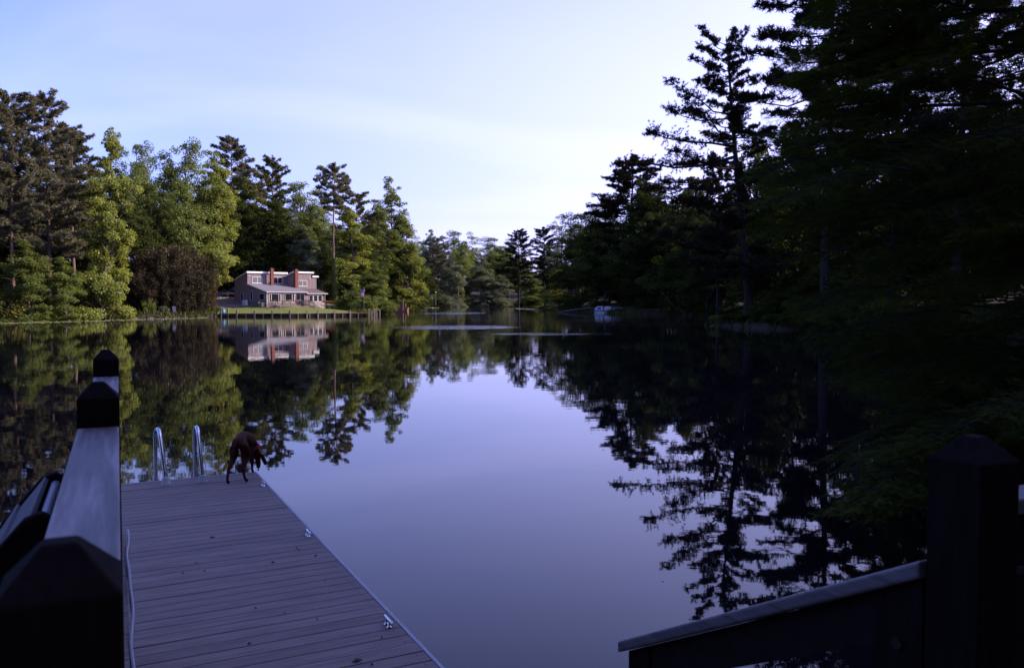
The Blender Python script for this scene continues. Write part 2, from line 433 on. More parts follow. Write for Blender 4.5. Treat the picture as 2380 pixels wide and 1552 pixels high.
# water: dark, mirror-like, with a faint dusty film and breezy patches
wm, t, p = newmat('lake_water')
p.inputs['Roughness'].default_value = 0.015
p.inputs['IOR'].default_value = 1.333
geo = t.nodes.new('ShaderNodeNewGeometry')
def nmath(op, a, b=None, c=None):
    n = t.nodes.new('ShaderNodeMath'); n.operation = op
    for i, k in enumerate((a, b, c)):
        if k is None: continue
        if isinstance(k, (int, float)): n.inputs[i].default_value = k
        else: t.links.new(k, n.inputs[i])
    return n.outputs[0]
sp = t.nodes.new('ShaderNodeSeparateXYZ'); t.links.new(geo.outputs['Position'], sp.inputs[0])
def noise(scale, detail=2, stretch=(1, 1, 1), rough=0.5):
    mpn = t.nodes.new('ShaderNodeMapping'); mpn.inputs['Scale'].default_value = stretch
    t.links.new(geo.outputs['Position'], mpn.inputs[0])
    n = t.nodes.new('ShaderNodeTexNoise'); n.inputs['Scale'].default_value = scale; n.inputs['Detail'].default_value = detail; n.inputs['Roughness'].default_value = rough
    t.links.new(mpn.outputs[0], n.inputs['Vector']); return n.outputs[0]
def ellipse(cx, cy, rx, ry, sharp=1.0):
    a = nmath('POWER', nmath('DIVIDE', nmath('SUBTRACT', sp.outputs[0], cx), rx), 2.0)
    b = nmath('POWER', nmath('DIVIDE', nmath('SUBTRACT', sp.outputs[1], cy), ry), 2.0)
    n = t.nodes.new('ShaderNodeMapRange'); n.interpolation_type = 'SMOOTHSTEP'
    n.inputs[1].default_value = 1.0; n.inputs[2].default_value = 0.15; n.inputs[3].default_value = 0; n.inputs[4].default_value = sharp
    t.links.new(nmath('ADD', a, b), n.inputs[0]); return n.outputs[0]
big = noise(0.045, 3, (1, 0.6, 1))
calm = t.nodes.new('ShaderNodeMapRange'); calm.inputs[1].default_value = 30; calm.inputs[2].default_value = 120; calm.inputs[3].default_value = 0.9; calm.inputs[4].default_value = 4.2
t.links.new(sp.outputs[1], calm.inputs[0])
bigr = t.nodes.new('ShaderNodeMapRange'); bigr.inputs[1].default_value = 0.35; bigr.inputs[2].default_value = 0.65; bigr.inputs[3].default_value = 0.5; bigr.inputs[4].default_value = 1.4
t.links.new(big, bigr.inputs[0])
brk = t.nodes.new('ShaderNodeMapRange'); brk.inputs[1].default_value = 0.46; brk.inputs[2].default_value = 0.66
t.links.new(noise(0.9, 5, (0.3, 1, 1), 0.7), brk.inputs[0])
patch = nmath('MULTIPLY', nmath('ADD', nmath('ADD', ellipse(-12.5, 168, 9, 20, 28.0), ellipse(-6, 80, 8.0, 7.0, 20.0)), ellipse(3, 64, 6, 2.5, 10.0)), brk.outputs[0])
amp = nmath('ADD', nmath('MULTIPLY', calm.outputs[0], bigr.outputs[0]), patch)
hgt = nmath('ADD', nmath('MULTIPLY', noise(1.0, 2, (0.7, 1, 1)), 0.0019), nmath('MULTIPLY', noise(4.5, 2, (0.7, 1, 1)), 0.00042))
# pollen film drifting on the open water farther out
film = t.nodes.new('ShaderNodeMapRange'); film.interpolation_type = 'SMOOTHSTEP'; film.inputs[1].default_value = 0.42; film.inputs[2].default_value = 0.60
t.links.new(noise(0.09, 5, (0.4, 1, 1), 0.6), film.inputs[0])
far = t.nodes.new('ShaderNodeMapRange'); far.interpolation_type = 'SMOOTHSTEP'; far.inputs[1].default_value = 55; far.inputs[2].default_value = 95
t.links.new(sp.outputs[1], far.inputs[0])
wcol = t.nodes.new('ShaderNodeMix'); wcol.data_type = 'RGBA'
wcol.inputs[6].default_value = (0.0035, 0.0035, 0.006, 1); wcol.inputs[7].default_value = (0.050, 0.034, 0.032, 1)
t.links.new(nmath('MULTIPLY', film.outputs[0], far.outputs[0]), wcol.inputs[0]); t.links.new(wcol.outputs[2], p.inputs['Base Color'])
bp = t.nodes.new('ShaderNodeBump'); bp.inputs['Strength'].default_value = 1.0; bp.inputs['Distance'].default_value = 1.0
t.links.new(nmath('MULTIPLY', hgt, amp), bp.inputs['Height']); t.links.new(bp.outputs[0], p.inputs['Normal'])
V = np.array([(-1500, -1500, 0), (1500, -1500, 0), (1500, 1500, 0), (-1500, 1500, 0)], float)
tag(link('water', fast_mesh('water', V, np.array([[0, 1, 2, 3]]), wm)), kind='structure')

# ------------------------------------------------------------------ trees: prototypes
rng = np.random.default_rng(7)
def unit(v): return v / np.maximum(np.linalg.norm(v, axis=-1, keepdims=True), 1e-9)
def leaf_quads(c, nrm, size, aspect, rg):
    """diamond leaves at c facing nrm"""
    n = len(c)
    tdir = unit(np.cross(nrm, unit(rg.normal(size=(n, 3)))))
    b = np.cross(nrm, tdir)
    s = size * rg.uniform(0.65, 1.25, (n, 1))
    P = np.stack([c + tdir * s, c + b * s * aspect, c - tdir * s * 0.8, c - b * s * aspect], 1)
    return P.reshape(-1, 3)
def quads_idx(n): return np.arange(n * 4).reshape(-1, 4)

def limb_path(a, b, sag, rg, n=5):
    a = np.array(a, float); b = np.array(b, float)
    P = []
    for i in range(n):
        f = i / (n - 1)
        q = a + (b - a) * f; q[2] += sag * math.sin(math.pi * f)
        if 0 < i < n - 1: q += rg.normal(size=3) * np.linalg.norm(b - a) * 0.03
        P.append(q)
    return P

def make_broad(seed, H=22.0, Rw=4.5, base=0.22, ncl=110, per=250, leaf=0.165, shape='oval', trunk_r=0.28):
    rg = np.random.default_rng(seed)
    tr = MB()
    lean = rg.normal(size=2) * 0.5
    tp = [(lean[0] * f * f + 0.25 * math.sin(f * 5 + seed), lean[1] * f * f + 0.25 * math.cos(f * 4 + seed), -0.6 + (H * 0.93 + 0.6) * f) for f in np.linspace(0, 1, 9)]
    tr.tube(tp, [trunk_r * (1.25 if i == 0 else 1) * (1 - 0.9 * i / 8) + 0.02 for i in range(9)], 8)
    def axis(z): f = z / (H * 0.93); i = min(7, max(0, int(f * 8))); g = f * 8 - i; return np.array(tp[i]) * (1 - g) + np.array(tp[i + 1]) * g
    lob = rg.uniform(0, 6.28, 5); la = rg.uniform(0.1, 0.35, 5)
    def prof(h, az):
        if shape == 'oval': r = math.sin(math.pi * min(1, max(0, 0.06 + 0.94 * h)) ** 0.85) ** 0.6
        elif shape == 'cone': r = (1 - h) ** 0.75 * 0.95 + 0.08
        elif shape == 'skirt': r = (1 - h ** 2.2) ** 0.62 * (0.86 + 0.14 * math.cos(h * 9))
        else: r = math.sin(math.pi * (0.12 + 0.84 * h)) ** 0.5
        for k in range(5): r *= 1 + la[k] * 0.5 * math.sin((k % 3 + 1) * az + lob[k] + h * (k + 2) * 1.7)
        return max(0.12, r) * Rw
    C, T = [], []
    Ps = []
    lobes = []
    nl = 42
    for k in range(nl):
        h = min(1.0, max(0.0, (k + rg.uniform(-2.5, 3.5)) / nl)); az = rg.uniform(0, 6.283)
        rc = prof(h, az) * rg.uniform(0.25, 0.80); z = H * (base + (1 - base) * h * 0.93)
        ax = axis(min(z, H * 0.9))
        lobes.append((np.array([ax[0] + rc * math.cos(az), ax[1] + rc * math.sin(az), z]), max(0.20 * Rw, prof(h, az) * rg.uniform(0.26, 0.56)), h))
    lobes.append((axis(H * 0.9) + np.array([0, 0, -0.02 * H]), Rw * 0.30, 0.92))
    wts = np.array([l[1] ** 2 for l in lobes]); wts /= wts.sum()
    for i in range(ncl):
        lc, lr_, h = lobes[rg.choice(len(lobes), p=wts)]
        u = unit(rg.normal(size=3)); u[2] = abs(u[2]) * 1.0 if rg.random() < 0.5 else u[2]
        c = lc + u * lr_ * (rg.uniform(0.45, 1.0) if rg.random() < 0.85 else rg.uniform(1.0, 1.45)) * np.array([1.0, 1.0, 0.95])
        z = c[2]; ax = axis(min(max(z, 0.1), H * 0.9)); r = math.hypot(c[0] - ax[0], c[1] - ax[1])
        cr_ = Rw * (0.09 + 0.19 * rg.random() ** 1.3) * (1 - 0.22 * h)
        m = int(per * (cr_ / (Rw * 0.21)) ** 1.6)
        u = unit(rg.normal(size=(m, 3)))
        u = u[(u[:, 2] > -0.35) | (rg.random(m) < 0.35)]
        rr = cr_ * rg.random(len(u)) ** 0.38
        drop = np.array([1.1, 1.1, 0.80])
        pts = c + u * rr[:, None] * drop
        pts[:, 2] -= 0.10 * np.hypot(pts[:, 0] - ax[0], pts[:, 1] - ax[1]) * rg.random()
        outw = unit(pts - ax * np.array([1, 1, 0]) - np.array([0, 0, z - 1.0]))
        nr = unit(outw * 0.45 + np.array([0, 0, 0.55]) + rg.normal(size=pts.shape) * 0.55)
        Ps.append(leaf_quads(pts, nr, leaf, 0.52, rg))
        tn = rg.uniform(0.78, 1.22)
        T.append(np.repeat(tn * rg.uniform(0.7, 1.3, len(pts)), 4))
        if i % 3 == 0 and r > 0.25 * Rw:
            za = max(H * base * 0.75, z - r * rg.uniform(0.5, 1.0))
            a0 = axis(min(za, H * 0.88))
            rb = 0.05 + 0.10 * (1 - za / H) * trunk_r / 0.28
            tr.tube(limb_path(a0, c, -0.2, rg, 5), [rb, rb * .8, rb * .6, rb * .4, rb * .15], 5)
    V = np.concatenate(Ps); T = np.concatenate(T)
    return tr, V, quads_idx(len(V) // 4), T

def needle_tufts(c, axis_, rg, length=0.26, nn=9, wid=0.030):
    """pine tufts: thin blades fanning from each twig end, as triangles"""
    n = len(c)
    d = unit(np.repeat(axis_, nn, 0) * 0.55 + rg.normal(size=(n * nn, 3)) * 0.75 + np.array([0, 0, 0.25]))
    cc = np.repeat(c, nn, 0)
    sd = unit(np.cross(d, unit(rg.normal(size=d.shape)))) * wid
    ln = length * rg.uniform(0.7, 1.2, (n * nn, 1))
    P = np.stack([cc - sd, cc + sd, cc + d * ln + sd * 0.35, cc + d * ln - sd * 0.35], 1)
    return P.reshape(-1, 3)

def make_pine(seed, H=26.0, Rw=4.0, base=0.45, whorl=0.50, trunk_r=0.27, dens=1.0, lean=(0, 0), reach=None, flat=0.8, dead=6, tuft=0.27):
    """reach(h, az) scales branch length by height fraction in the crown and direction"""
    rg = np.random.default_rng(seed)
    tr = MB()
    K = 11
    def axis(z):
        f = max(0.0, z) / H
        return np.array([lean[0] * f ** 1.3 + 0.15 * math.sin(f * 6 + seed), lean[1] * f ** 1.3 + 0.15 * math.cos(f * 5 + seed), z])
    tr.tube([axis(-0.6 + (H * 0.985 + 0.6) * k / (K - 1)) for k in range(K)], [trunk_r * (1.2 if k == 0 else 1) * (1 - 0.93 * (k / (K - 1)) ** 1.15) + 0.012 for k in range(K)], 8)
    Ps, Ts = [], []
    z = H * base
    az0 = rg.uniform(0, 6.28)
    while z < H * 0.985:
        h = (z / H - base) / (1 - base)
        prof = math.sqrt(max(0.03, 1 - ((h - 0.30) / 0.76) ** 2)) if h > 0.30 else 0.72 + 0.28 * h / 0.30
        nb = rg.integers(2, 5)
        for k in range(nb):
            az = az0 + k * 6.283 / nb + rg.uniform(-0.9, 0.9)
            Lb = Rw * prof * (0.42 + 0.72 * rg.random() ** 0.8)
            if reach: Lb *= reach(h, az)
            if Lb < 0.35: Lb = 0.35
            o = axis(min(H * 0.98, z + rg.uniform(-0.5, 0.5) * whorl * 1.6))
            dirh = np.array([math.cos(az), math.sin(az), 0])
            rise = Lb * (0.55 * h - 0.06 + rg.uniform(-0.22, 0.24))
            tip = o + dirh * Lb + np.array([0, 0, rise])
            path = limb_path(o, tip, -0.06 * Lb, rg, 5)
            rb = 0.018 + 0.016 * Lb * (1 - 0.4 * h)
            tr.tube(path, [rb, rb * .8, rb * .6, rb * .42, rb * .2], 5)
            # side twigs carrying tufts, mostly in a flat plate
            nt_ = int((6 + 8.5 * Lb) * dens)
            f = 1 - rg.random(nt_) ** 1.4 * 0.68
            pos = o + (tip - o) * f[:, None]; pos[:, 2] -= 0.06 * Lb * np.sin(np.pi * f) * 0.5
            side = rg.normal(size=(nt_, 3)) * np.array([1, 1, flat * 0.75]); side = unit(side)
            sl = rg.uniform(0.15, 0.42, nt_) * (0.6 + 0.30 * Lb) * (1.15 - 0.45 * f)
            end = pos + side * sl[:, None] + np.array([0, 0, 1]) * (0.15 * sl)[:, None]
            for q in range(0, nt_, 3):
                tr.tube([pos[q], (pos[q] + end[q]) / 2 + np.array([0, 0, 0.03]), end[q]], [0.014, 0.011, 0.006], 3, caps=False)
            # tufts: at end and along the twig
            cs = [end]; axs = [unit(end - pos)]
            for g in (0.72, 0.45):
                cs.append(pos + (end - pos) * g + rg.normal(size=pos.shape) * 0.05); axs.append(unit(end - pos))
            cs = np.concatenate(cs); axs = np.concatenate(axs)
            P = needle_tufts(cs, axs, rg, tuft, 12, 0.024)
            Ps.append(P)
            tn = rg.uniform(0.75, 1.25)
            Ts.append(np.repeat(tn * rg.uniform(0.75, 1.25, len(P) // 4), 4))
        z += whorl * rg.uniform(0.7, 1.3); az0 += 1.3
    for k in range(dead):
        zz_ = H * base * rg.uniform(0.45, 1.0); az = rg.uniform(0, 6.28); Lb = rg.uniform(0.6, 2.0)
        o = axis(zz_)
        tr.tube(limb_path(o, o + np.array([math.cos(az) * Lb, math.sin(az) * Lb, Lb * 0.15]), 0.1, rg, 4), [0.03, 0.022, 0.015, 0.006], 4)
    V = np.concatenate(Ps); T = np.concatenate(Ts)
    return tr, V, quads_idx(len(V) // 4), T

def make_shrub(seed, H=4.0, Rw=2.6, ncl=45, per=110, leaf=0.16):
    rg = np.random.default_rng(seed)
    tr = MB()
    Ps, T = [], []
    for i in range(ncl):
        az = rg.uniform(0, 6.283); h = rg.random()
        r = Rw * math.sqrt(rg.random()) * math.sqrt(max(0.05, 1 - h ** 2.2))
        c = np.array([r * math.cos(az), r * math.sin(az), 0.25 + (H - 0.5) * h * rg.uniform(0.75, 1.08)])
        cr_ = rg.uniform(0.45, 0.95) * Rw / 2.6
        u = unit(rg.normal(size=(per, 3))); pts = c + u * (cr_ * rg.random(per) ** 0.4)[:, None] * np.array([1.1, 1.1, 0.8])
        pts[:, 2] = np.maximum(pts[:, 2], 0.02 + 0.2 * rg.random(per))
        nr = unit(u * 0.4 + np.array([0, 0, 0.5]) + rg.normal(size=pts.shape) * 0.6)
        Ps.append(leaf_quads(pts, nr, leaf, 0.5, rg))
        T.append(np.repeat(rg.uniform(0.75, 1.25) * rg.uniform(0.7, 1.3, per), 4))
        if i % 4 == 0: tr.tube(limb_path((r * .1, 0, -0.3), c, 0.1, rg, 4), [0.05, 0.04, 0.03, 0.01], 4)
    V = np.concatenate(Ps); return tr, V, quads_idx(len(V) // 4), np.concatenate(T)

def make_bamboo(seed, H=8.0, Rw=3.0, n=46):
    """a clump of arching canes with drooping leaf plumes"""
    rg = np.random.default_rng(seed)
    tr = MB(); Ps, T = [], []
    for i in range(n):
        az = rg.uniform(0, 6.283); r0 = Rw * 0.6 * math.sqrt(rg.random()); hh = H * rg.uniform(0.45, 1.0)
        b = np.array([r0 * math.cos(az), r0 * math.sin(az), -0.3]); lean = rg.uniform(0.1, 0.45) * hh * 0.55
        az2 = az + rg.normal() * 0.5
        path = []
        for f in np.linspace(0, 1, 7):
            path.append(b + np.array([math.cos(az2) * lean * f ** 2.2, math.sin(az2) * lean * f ** 2.2, (hh + 0.3) * (f - 0.16 * f ** 4)]))
        tr.tube(path, [0.03, 0.03, 0.027, 0.024, 0.02, 0.014, 0.006], 4, caps=False)
        path = np.array(path)
        for j in range(9):
            f = rg.uniform(0.25, 1.0); k = min(5, int(f * 6)); g = f * 6 - k
            c = path[k] * (1 - g) + path[k + 1] * g
            m = 42
            d = unit(rg.normal(size=(m, 3)) * np.array([1, 1, 0.5]))
            pts = c + d * (rg.random(m) ** 0.6 * 0.62)[:, None]; pts[:, 2] -= rg.random(m) * 0.35
            nr = unit(rg.normal(size=(m, 3)) * 0.7 + np.array([0, 0, 0.4]) + d * 0.3)
            Ps.append(leaf_quads(pts, nr, 0.15, 0.26, rg)); T.append(np.repeat(rg.uniform(0.7, 1.3) * rg.uniform(0.7, 1.35, m), 4))
    V = np.concatenate(Ps); return tr, V, quads_idx(len(V) // 4), np.concatenate(T)

PROTO = {}
def proto(key, gen, bark, leaf, href):
    tr, V, Q, T = gen
    PROTO[key] = (tr.mesh(key + '_trunk', bark), fast_mesh(key + '_crown', V, Q, leaf, False, None, T), href)
for i, (sd, kw) in enumerate([
        (11, dict(H=24, Rw=4.6, base=0.12, shape='oval', ncl=360)),
        (12, dict(H=24, Rw=5.6, base=0.20, shape='round', ncl=360)),
        (13, dict(H=24, Rw=4.2, base=0.06, shape='skirt', ncl=360)),
        (14, dict(H=24, Rw=5.0, base=0.28, shape='oval', ncl=150, per=150)),
        (15, dict(H=24, Rw=3.7, base=0.10, shape='oval', ncl=280)),
        (16, dict(H=24, Rw=5.4, base=0.04, shape='skirt', ncl=400))]):
    proto('broad%d' % i, make_broad(sd, **kw), M['bark'], M['leaf_mid'], 24.0)
for i, (sd, kw) in enumerate([
        (21, dict(H=26, Rw=4.2, base=0.36, whorl=0.42, dens=1.25)),
        (22, dict(H=26, Rw=3.6, base=0.34, whorl=0.54)),
        (23, dict(H=26, Rw=4.8, base=0.28, whorl=0.46, dens=1.2)),
        (24, dict(H=26, Rw=3.4, base=0.72, whorl=0.36, dead=16, dens=1.25, flat=0.9))]):
    proto('pine%d' % i, make_pine(sd, **kw), M['bark_pine'], M['needle'], 26.0)
for i in range(3):
    proto('shrub%d' % i, make_shrub(31 + i, H=[3.6, 4.2, 3.0][i]), M['bark'], M['leaf_mid'], 4.0)
for i in range(2):
    proto('bamboo%d' % i, make_bamboo(41 + i), M['bark_dark'], M['leaf_bamboo'], 8.0)

def plant(key, name, label, cat, x, y, H, leaf=None, wid=1.0, group=None, bark=None, rz=None, tilt=0.0, zoff=0.0, crown='crown', trunk='trunk', zbase=None):
    tm, cm, href = PROTO[key]
    s = H / href
    o = thing(name, label, cat, (x, y, (hz(x, y) if zbase is None else zbase) + zoff), rng.uniform(0, 6.283) if rz is None else rz, group)
    o.scale = (s * wid, s * wid, s)
    if tilt: o.rotation_euler = (0, tilt, 0)
    for nm, me, mm in ((trunk, tm, bark), (crown, cm, leaf)):
        c = link(nm, me, o)
        if mm is not None and me.materials[0] is not mm:
            c.material_slots[0].link = 'OBJECT'; c.material_slots[0].material = mm
    return o
def tree_px(key, px, top, Y, name, label, cat='tree', leaf='leaf_mid', wid=1.0, group=None, bark=None, rz=None, tilt=0.0):
    """a tree whose foot stands Y metres ahead under column px and whose top reaches row top"""
    q = at(px, top, Y)
    z0 = hz(q[0], Y)
    return plant(key, name, label, cat, q[0], Y, q[2] - z0, M[leaf], wid, group, M[bark] if bark else None, rz, tilt)
RW = {'broad0': 4.6, 'broad1': 5.6, 'broad2': 4.2, 'broad3': 5.0, 'broad4': 3.7, 'broad5': 5.4, 'pine0': 4.2, 'pine1': 3.6, 'pine2': 4.8, 'pine3': 3.4}
def T(key, px, top, Y, hw, label, leaf='leaf_mid', name=None, group=None, bark=None, rz=None, cat='tree', tilt=0.0):
    q = at(px, top, Y); z0 = hz(q[0], Y); H = (q[2] - z0) * (1.0 if key.startswith('pine') else 1.05)
    wid = (hw * Y / 1921.0) / (RW[key] * H / PROTO[key][2]) * (1.15 if key.startswith('pine') else 1.12)
    nm = name or ('pine_tree' if key.startswith('pine') else 'broadleaf_tree')
    return plant(key, nm, label, cat, q[0], Y, H, M[leaf], wid, group, M[bark] if bark else None, rz, tilt)

# ------------------------------------------------------------------ trees of the left bank (front row first)
T('pine2', -62, 205, 104, 80, 'brown-green pine cut by the left picture edge, outermost of the left bank', 'needle')
T('pine0', 22, 218, 104, 72, 'tall brown-green pine at the left picture edge', 'needle')
T('pine2', 104, 233, 108, 82, 'tall pine with reddish bare trunk, second from the left picture edge', 'needle')
T('pine1', 165, 292, 116, 58, 'olive pine behind the bright maple on the left bank', 'needle_green')
T('broad2', 232, 298, 111, 60, 'bright yellow-green maple with sunlit skirts, tallest of the left shore', 'leaf_lime')
T('broad4', 178, 322, 122, 50, 'olive broadleaf tree between left pines and bright maple', 'leaf_olive')
T('broad1', 318, 332, 138, 56, 'dark green round-topped tree right of the bright maple', 'leaf_mid')
T('broad1', 428, 330, 143, 70, 'large dark broadleaf above the dark bamboo thicket', 'leaf_mid')
T('broad0', 492, 360, 147, 56, 'light green drooping tree with straight trunk left of the house', 'leaf_lime', bark='bark_pine')
T('pine0', 540, 325, 168, 58, 'dark round pine rising behind the trees left of the house', 'needle')
T('pine1', 634, 368, 172, 44, 'small-topped pine above the wood behind the house', 'needle_green')
T('broad3', 590, 402, 166, 52, 'olive green tree behind the house, under two pines', 'leaf_olive')
T('broad1', 700, 425, 172, 62, 'mid green tree directly behind the right half of the house', 'leaf_mid')
T('broad0', 652, 450, 163, 52, 'dark green tree behind the brick chimneys', 'leaf_dark')
T('broad5', 706, 525, 160, 52, 'grey-green drooping tree at the right rear of the house', 'leaf_grey')
T('pine3', 775, 390, 155, 40, 'lone tall pine with bare ivy-wrapped trunk beside the house', 'needle', bark='bark_pine')
T('pine2', 828, 452, 190, 48, 'olive pine behind the yellow-green tree right of the lone pine', 'needle_green')
T('broad2', 832, 488, 160, 60, 'yellow-green sunlit tree right of the lone pine', 'leaf_lime')
T('broad0', 872, 470, 200, 44, 'pale mid-green tree left of the tallest shore tree', 'leaf_mid')
T('broad0', 906, 421, 207, 52, 'tallest broadleaf tree where the left shore turns away', 'leaf_mid', bark='bark_pine')
T('broad5', 948, 512, 206, 46, 'bright green leafy tree hanging over the left shore bend', 'leaf_lime')
T('broad5', 895, 575, 206, 52, 'low spreading green tree under the tallest shore tree', 'leaf_mid')
T('broad2', 975, 590, 225, 34, 'dark shadowy tree just beyond the left shore bend', 'leaf_dark')
T('broad5', 800, 600, 158, 40, 'dense green sapling clump behind the kayak rack', 'leaf_mid')
T('broad5', 868, 610, 158, 46, 'leafy green tree beside the flagpole', 'leaf_mid')
T('broad5', 60, 560, 101, 66, 'low spreading green tree under the left edge pines', 'leaf_mid')
T('broad5', 148, 600, 104, 55, 'low leafy tree below the bright maple', 'leaf_mid')
# dark wood filling the hillside between and behind
USED = {}
LAND = [(-60, 'beyond the left picture edge'), (30, 'behind the left edge pines'), (140, 'between the left pines and the bright maple'), (250, 'behind the bright maple'), (350, 'above the left half of the bamboo thicket'), (440, 'above the right half of the bamboo thicket'), (510, 'left behind the house'),
        (570, 'above the left roof of the house'), (640, 'behind the brick chimneys'), (740, 'above the right end of the house'), (800, 'behind the lone pine'), (860, 'behind the flagpole'), (940, 'at the left shore bend'), (1000, 'behind the far dock'), (1090, 'at the far end of the lake'), (1180, 'at the narrows'), (1250, 'behind the slim far right pines'), (1340, 'left of the pontoon boat'),
        (1420, 'behind the pontoon boat'), (1500, 'right of the pontoon boat'), (1590, 'left behind the big leaning pine'), (1680, 'behind the big leaning pine'), (1790, 'right of the big leaning pine'), (1900, 'behind the left tips of the cypress'), (2050, 'behind the middle of the cypress'), (2200, 'behind the right half of the cypress'), (2380, 'at the right picture edge')]
def where(px, base, alts):
    ph = min(LAND, key=lambda a: abs(a[0] - px))[1]
    for a in alts:
        lab = base % a + ' ' + ph
        if lab not in USED: USED[lab] = 1; return lab
    return base % alts[0] + ' ' + ph
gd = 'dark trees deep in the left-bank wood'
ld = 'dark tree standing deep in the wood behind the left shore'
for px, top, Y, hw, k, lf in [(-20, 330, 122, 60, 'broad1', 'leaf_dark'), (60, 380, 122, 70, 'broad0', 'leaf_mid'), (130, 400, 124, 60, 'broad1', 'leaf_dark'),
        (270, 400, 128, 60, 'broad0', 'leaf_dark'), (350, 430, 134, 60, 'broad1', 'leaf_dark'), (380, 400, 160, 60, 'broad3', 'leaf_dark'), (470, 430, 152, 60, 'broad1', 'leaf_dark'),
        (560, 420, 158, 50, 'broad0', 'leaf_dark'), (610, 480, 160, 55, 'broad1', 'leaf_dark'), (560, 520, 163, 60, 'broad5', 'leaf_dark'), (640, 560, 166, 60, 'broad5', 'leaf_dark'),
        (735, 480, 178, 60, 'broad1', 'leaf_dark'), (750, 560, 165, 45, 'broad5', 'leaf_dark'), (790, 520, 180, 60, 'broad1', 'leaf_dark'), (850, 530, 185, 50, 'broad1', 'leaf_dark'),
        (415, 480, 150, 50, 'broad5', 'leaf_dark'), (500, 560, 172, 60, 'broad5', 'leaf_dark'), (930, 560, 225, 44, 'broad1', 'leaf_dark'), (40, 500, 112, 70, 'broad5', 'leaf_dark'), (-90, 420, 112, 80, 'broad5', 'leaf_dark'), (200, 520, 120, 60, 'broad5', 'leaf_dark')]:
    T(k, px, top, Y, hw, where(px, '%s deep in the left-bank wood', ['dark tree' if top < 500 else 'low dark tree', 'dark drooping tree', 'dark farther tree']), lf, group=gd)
# far end of the lake
T('broad0', 1000, 538, 330, 26, 'pale tree with rounded top at the far end, behind the dark far pine', 'leaf_grey')
T('pine1', 1018, 551, 322, 30, 'dark pine at the far left end of the lake', 'needle')
T('broad1', 1066, 538, 345, 44, 'broad green tree at the far end of the lake', 'leaf_mid')
T('broad5', 1050, 592, 318, 36, 'pale drooping tree at the water of the far end, left of centre', 'leaf_grey')
T('broad5', 1120, 596, 330, 42, 'pale sunlit tree at the water of the far end, right of centre', 'leaf_grey')
T('broad1', 1150, 553, 372, 52, 'rounded tree in the gap at the farthest end', 'leaf_mid')
T('broad5', 1165, 640, 330, 34, 'low grey-green tree at the narrows', 'leaf_grey')
T('broad5', 1000, 640, 312, 34, 'low dark tree behind the far dock', 'leaf_dark')
for px, top, Y, hw in [(975, 560, 355, 40), (1035, 600, 365, 45), (1090, 580, 372, 45), (1180, 575, 372, 40), (1210, 590, 365, 45)]:
    T('broad1', px, top, Y, hw, where(px, '%s closing the view', ['far green tree', 'farthest green tree', 'hazy green tree']), 'leaf_mid', group='far trees closing the lake')
# right bank, far to near
T('pine1', 1206, 536, 280, 32, 'dark pine left of the two slim pines on the far right shore', 'needle_dark', bark='bark_dark')
T('pine1', 1268, 530, 262, 30, 'slim pine leaning over the far right shore', 'needle_dark', bark='bark_dark', tilt=-0.03)
T('broad3', 1303, 506, 262, 40, 'airy pale tree showing sky behind the slim leaning pine', 'leaf_grey')
T('broad5', 1300, 610, 236, 36, 'bright green sunlit tree low on the far right shore', 'leaf_lime')
T('broad5', 1235, 640, 285, 34, 'green low tree beneath the dark far right pines', 'leaf_mid')
T('broad1', 1350, 498, 214, 66, 'dark round broadleaf on the right shore before the pines', 'leaf_dark')
T('broad5', 1345, 600, 205, 55, 'dark drooping tree at the right shore left of the boat', 'leaf_dark')
T('pine0', 1468, 372, 176, 80, 'dark pine behind the pontoon boat', 'needle_dark', bark='bark_dark')
T('broad1', 1420, 520, 186, 62, 'dark broadleaf tree left behind the pontoon boat', 'leaf_dark')
T('broad5', 1500, 560, 172, 60, 'dark low tree right behind the pontoon boat', 'leaf_dark')
T('pine1', 1545, 470, 168, 60, 'dark pine half hidden by the big leaning pine', 'needle_dark', bark='bark_dark')
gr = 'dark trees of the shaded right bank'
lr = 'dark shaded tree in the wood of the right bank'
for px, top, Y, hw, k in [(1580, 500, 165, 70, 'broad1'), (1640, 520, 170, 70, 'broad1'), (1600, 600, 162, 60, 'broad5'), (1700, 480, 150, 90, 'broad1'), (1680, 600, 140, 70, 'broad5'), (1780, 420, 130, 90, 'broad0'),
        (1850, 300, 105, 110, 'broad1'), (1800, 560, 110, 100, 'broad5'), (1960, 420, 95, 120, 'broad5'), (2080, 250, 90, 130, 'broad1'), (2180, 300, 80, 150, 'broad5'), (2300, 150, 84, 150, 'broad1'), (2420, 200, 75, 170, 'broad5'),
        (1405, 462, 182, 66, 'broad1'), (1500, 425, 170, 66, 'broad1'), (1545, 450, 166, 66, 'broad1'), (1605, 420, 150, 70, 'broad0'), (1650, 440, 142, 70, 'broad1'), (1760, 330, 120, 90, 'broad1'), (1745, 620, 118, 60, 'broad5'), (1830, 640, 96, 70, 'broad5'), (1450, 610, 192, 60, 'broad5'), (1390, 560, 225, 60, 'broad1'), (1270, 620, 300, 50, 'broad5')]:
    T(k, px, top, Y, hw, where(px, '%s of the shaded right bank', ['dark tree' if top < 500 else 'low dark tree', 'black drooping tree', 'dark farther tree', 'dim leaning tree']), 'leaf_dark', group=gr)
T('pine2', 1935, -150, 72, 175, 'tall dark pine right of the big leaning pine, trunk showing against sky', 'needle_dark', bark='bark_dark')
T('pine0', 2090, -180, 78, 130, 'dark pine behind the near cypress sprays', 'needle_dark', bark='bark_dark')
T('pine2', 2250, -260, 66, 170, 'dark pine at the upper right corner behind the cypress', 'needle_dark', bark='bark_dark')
T('pine1', 1672, 360, 92, 46, 'thin straight pine just behind the big leaning pine', 'needle_dark', bark='bark_dark')

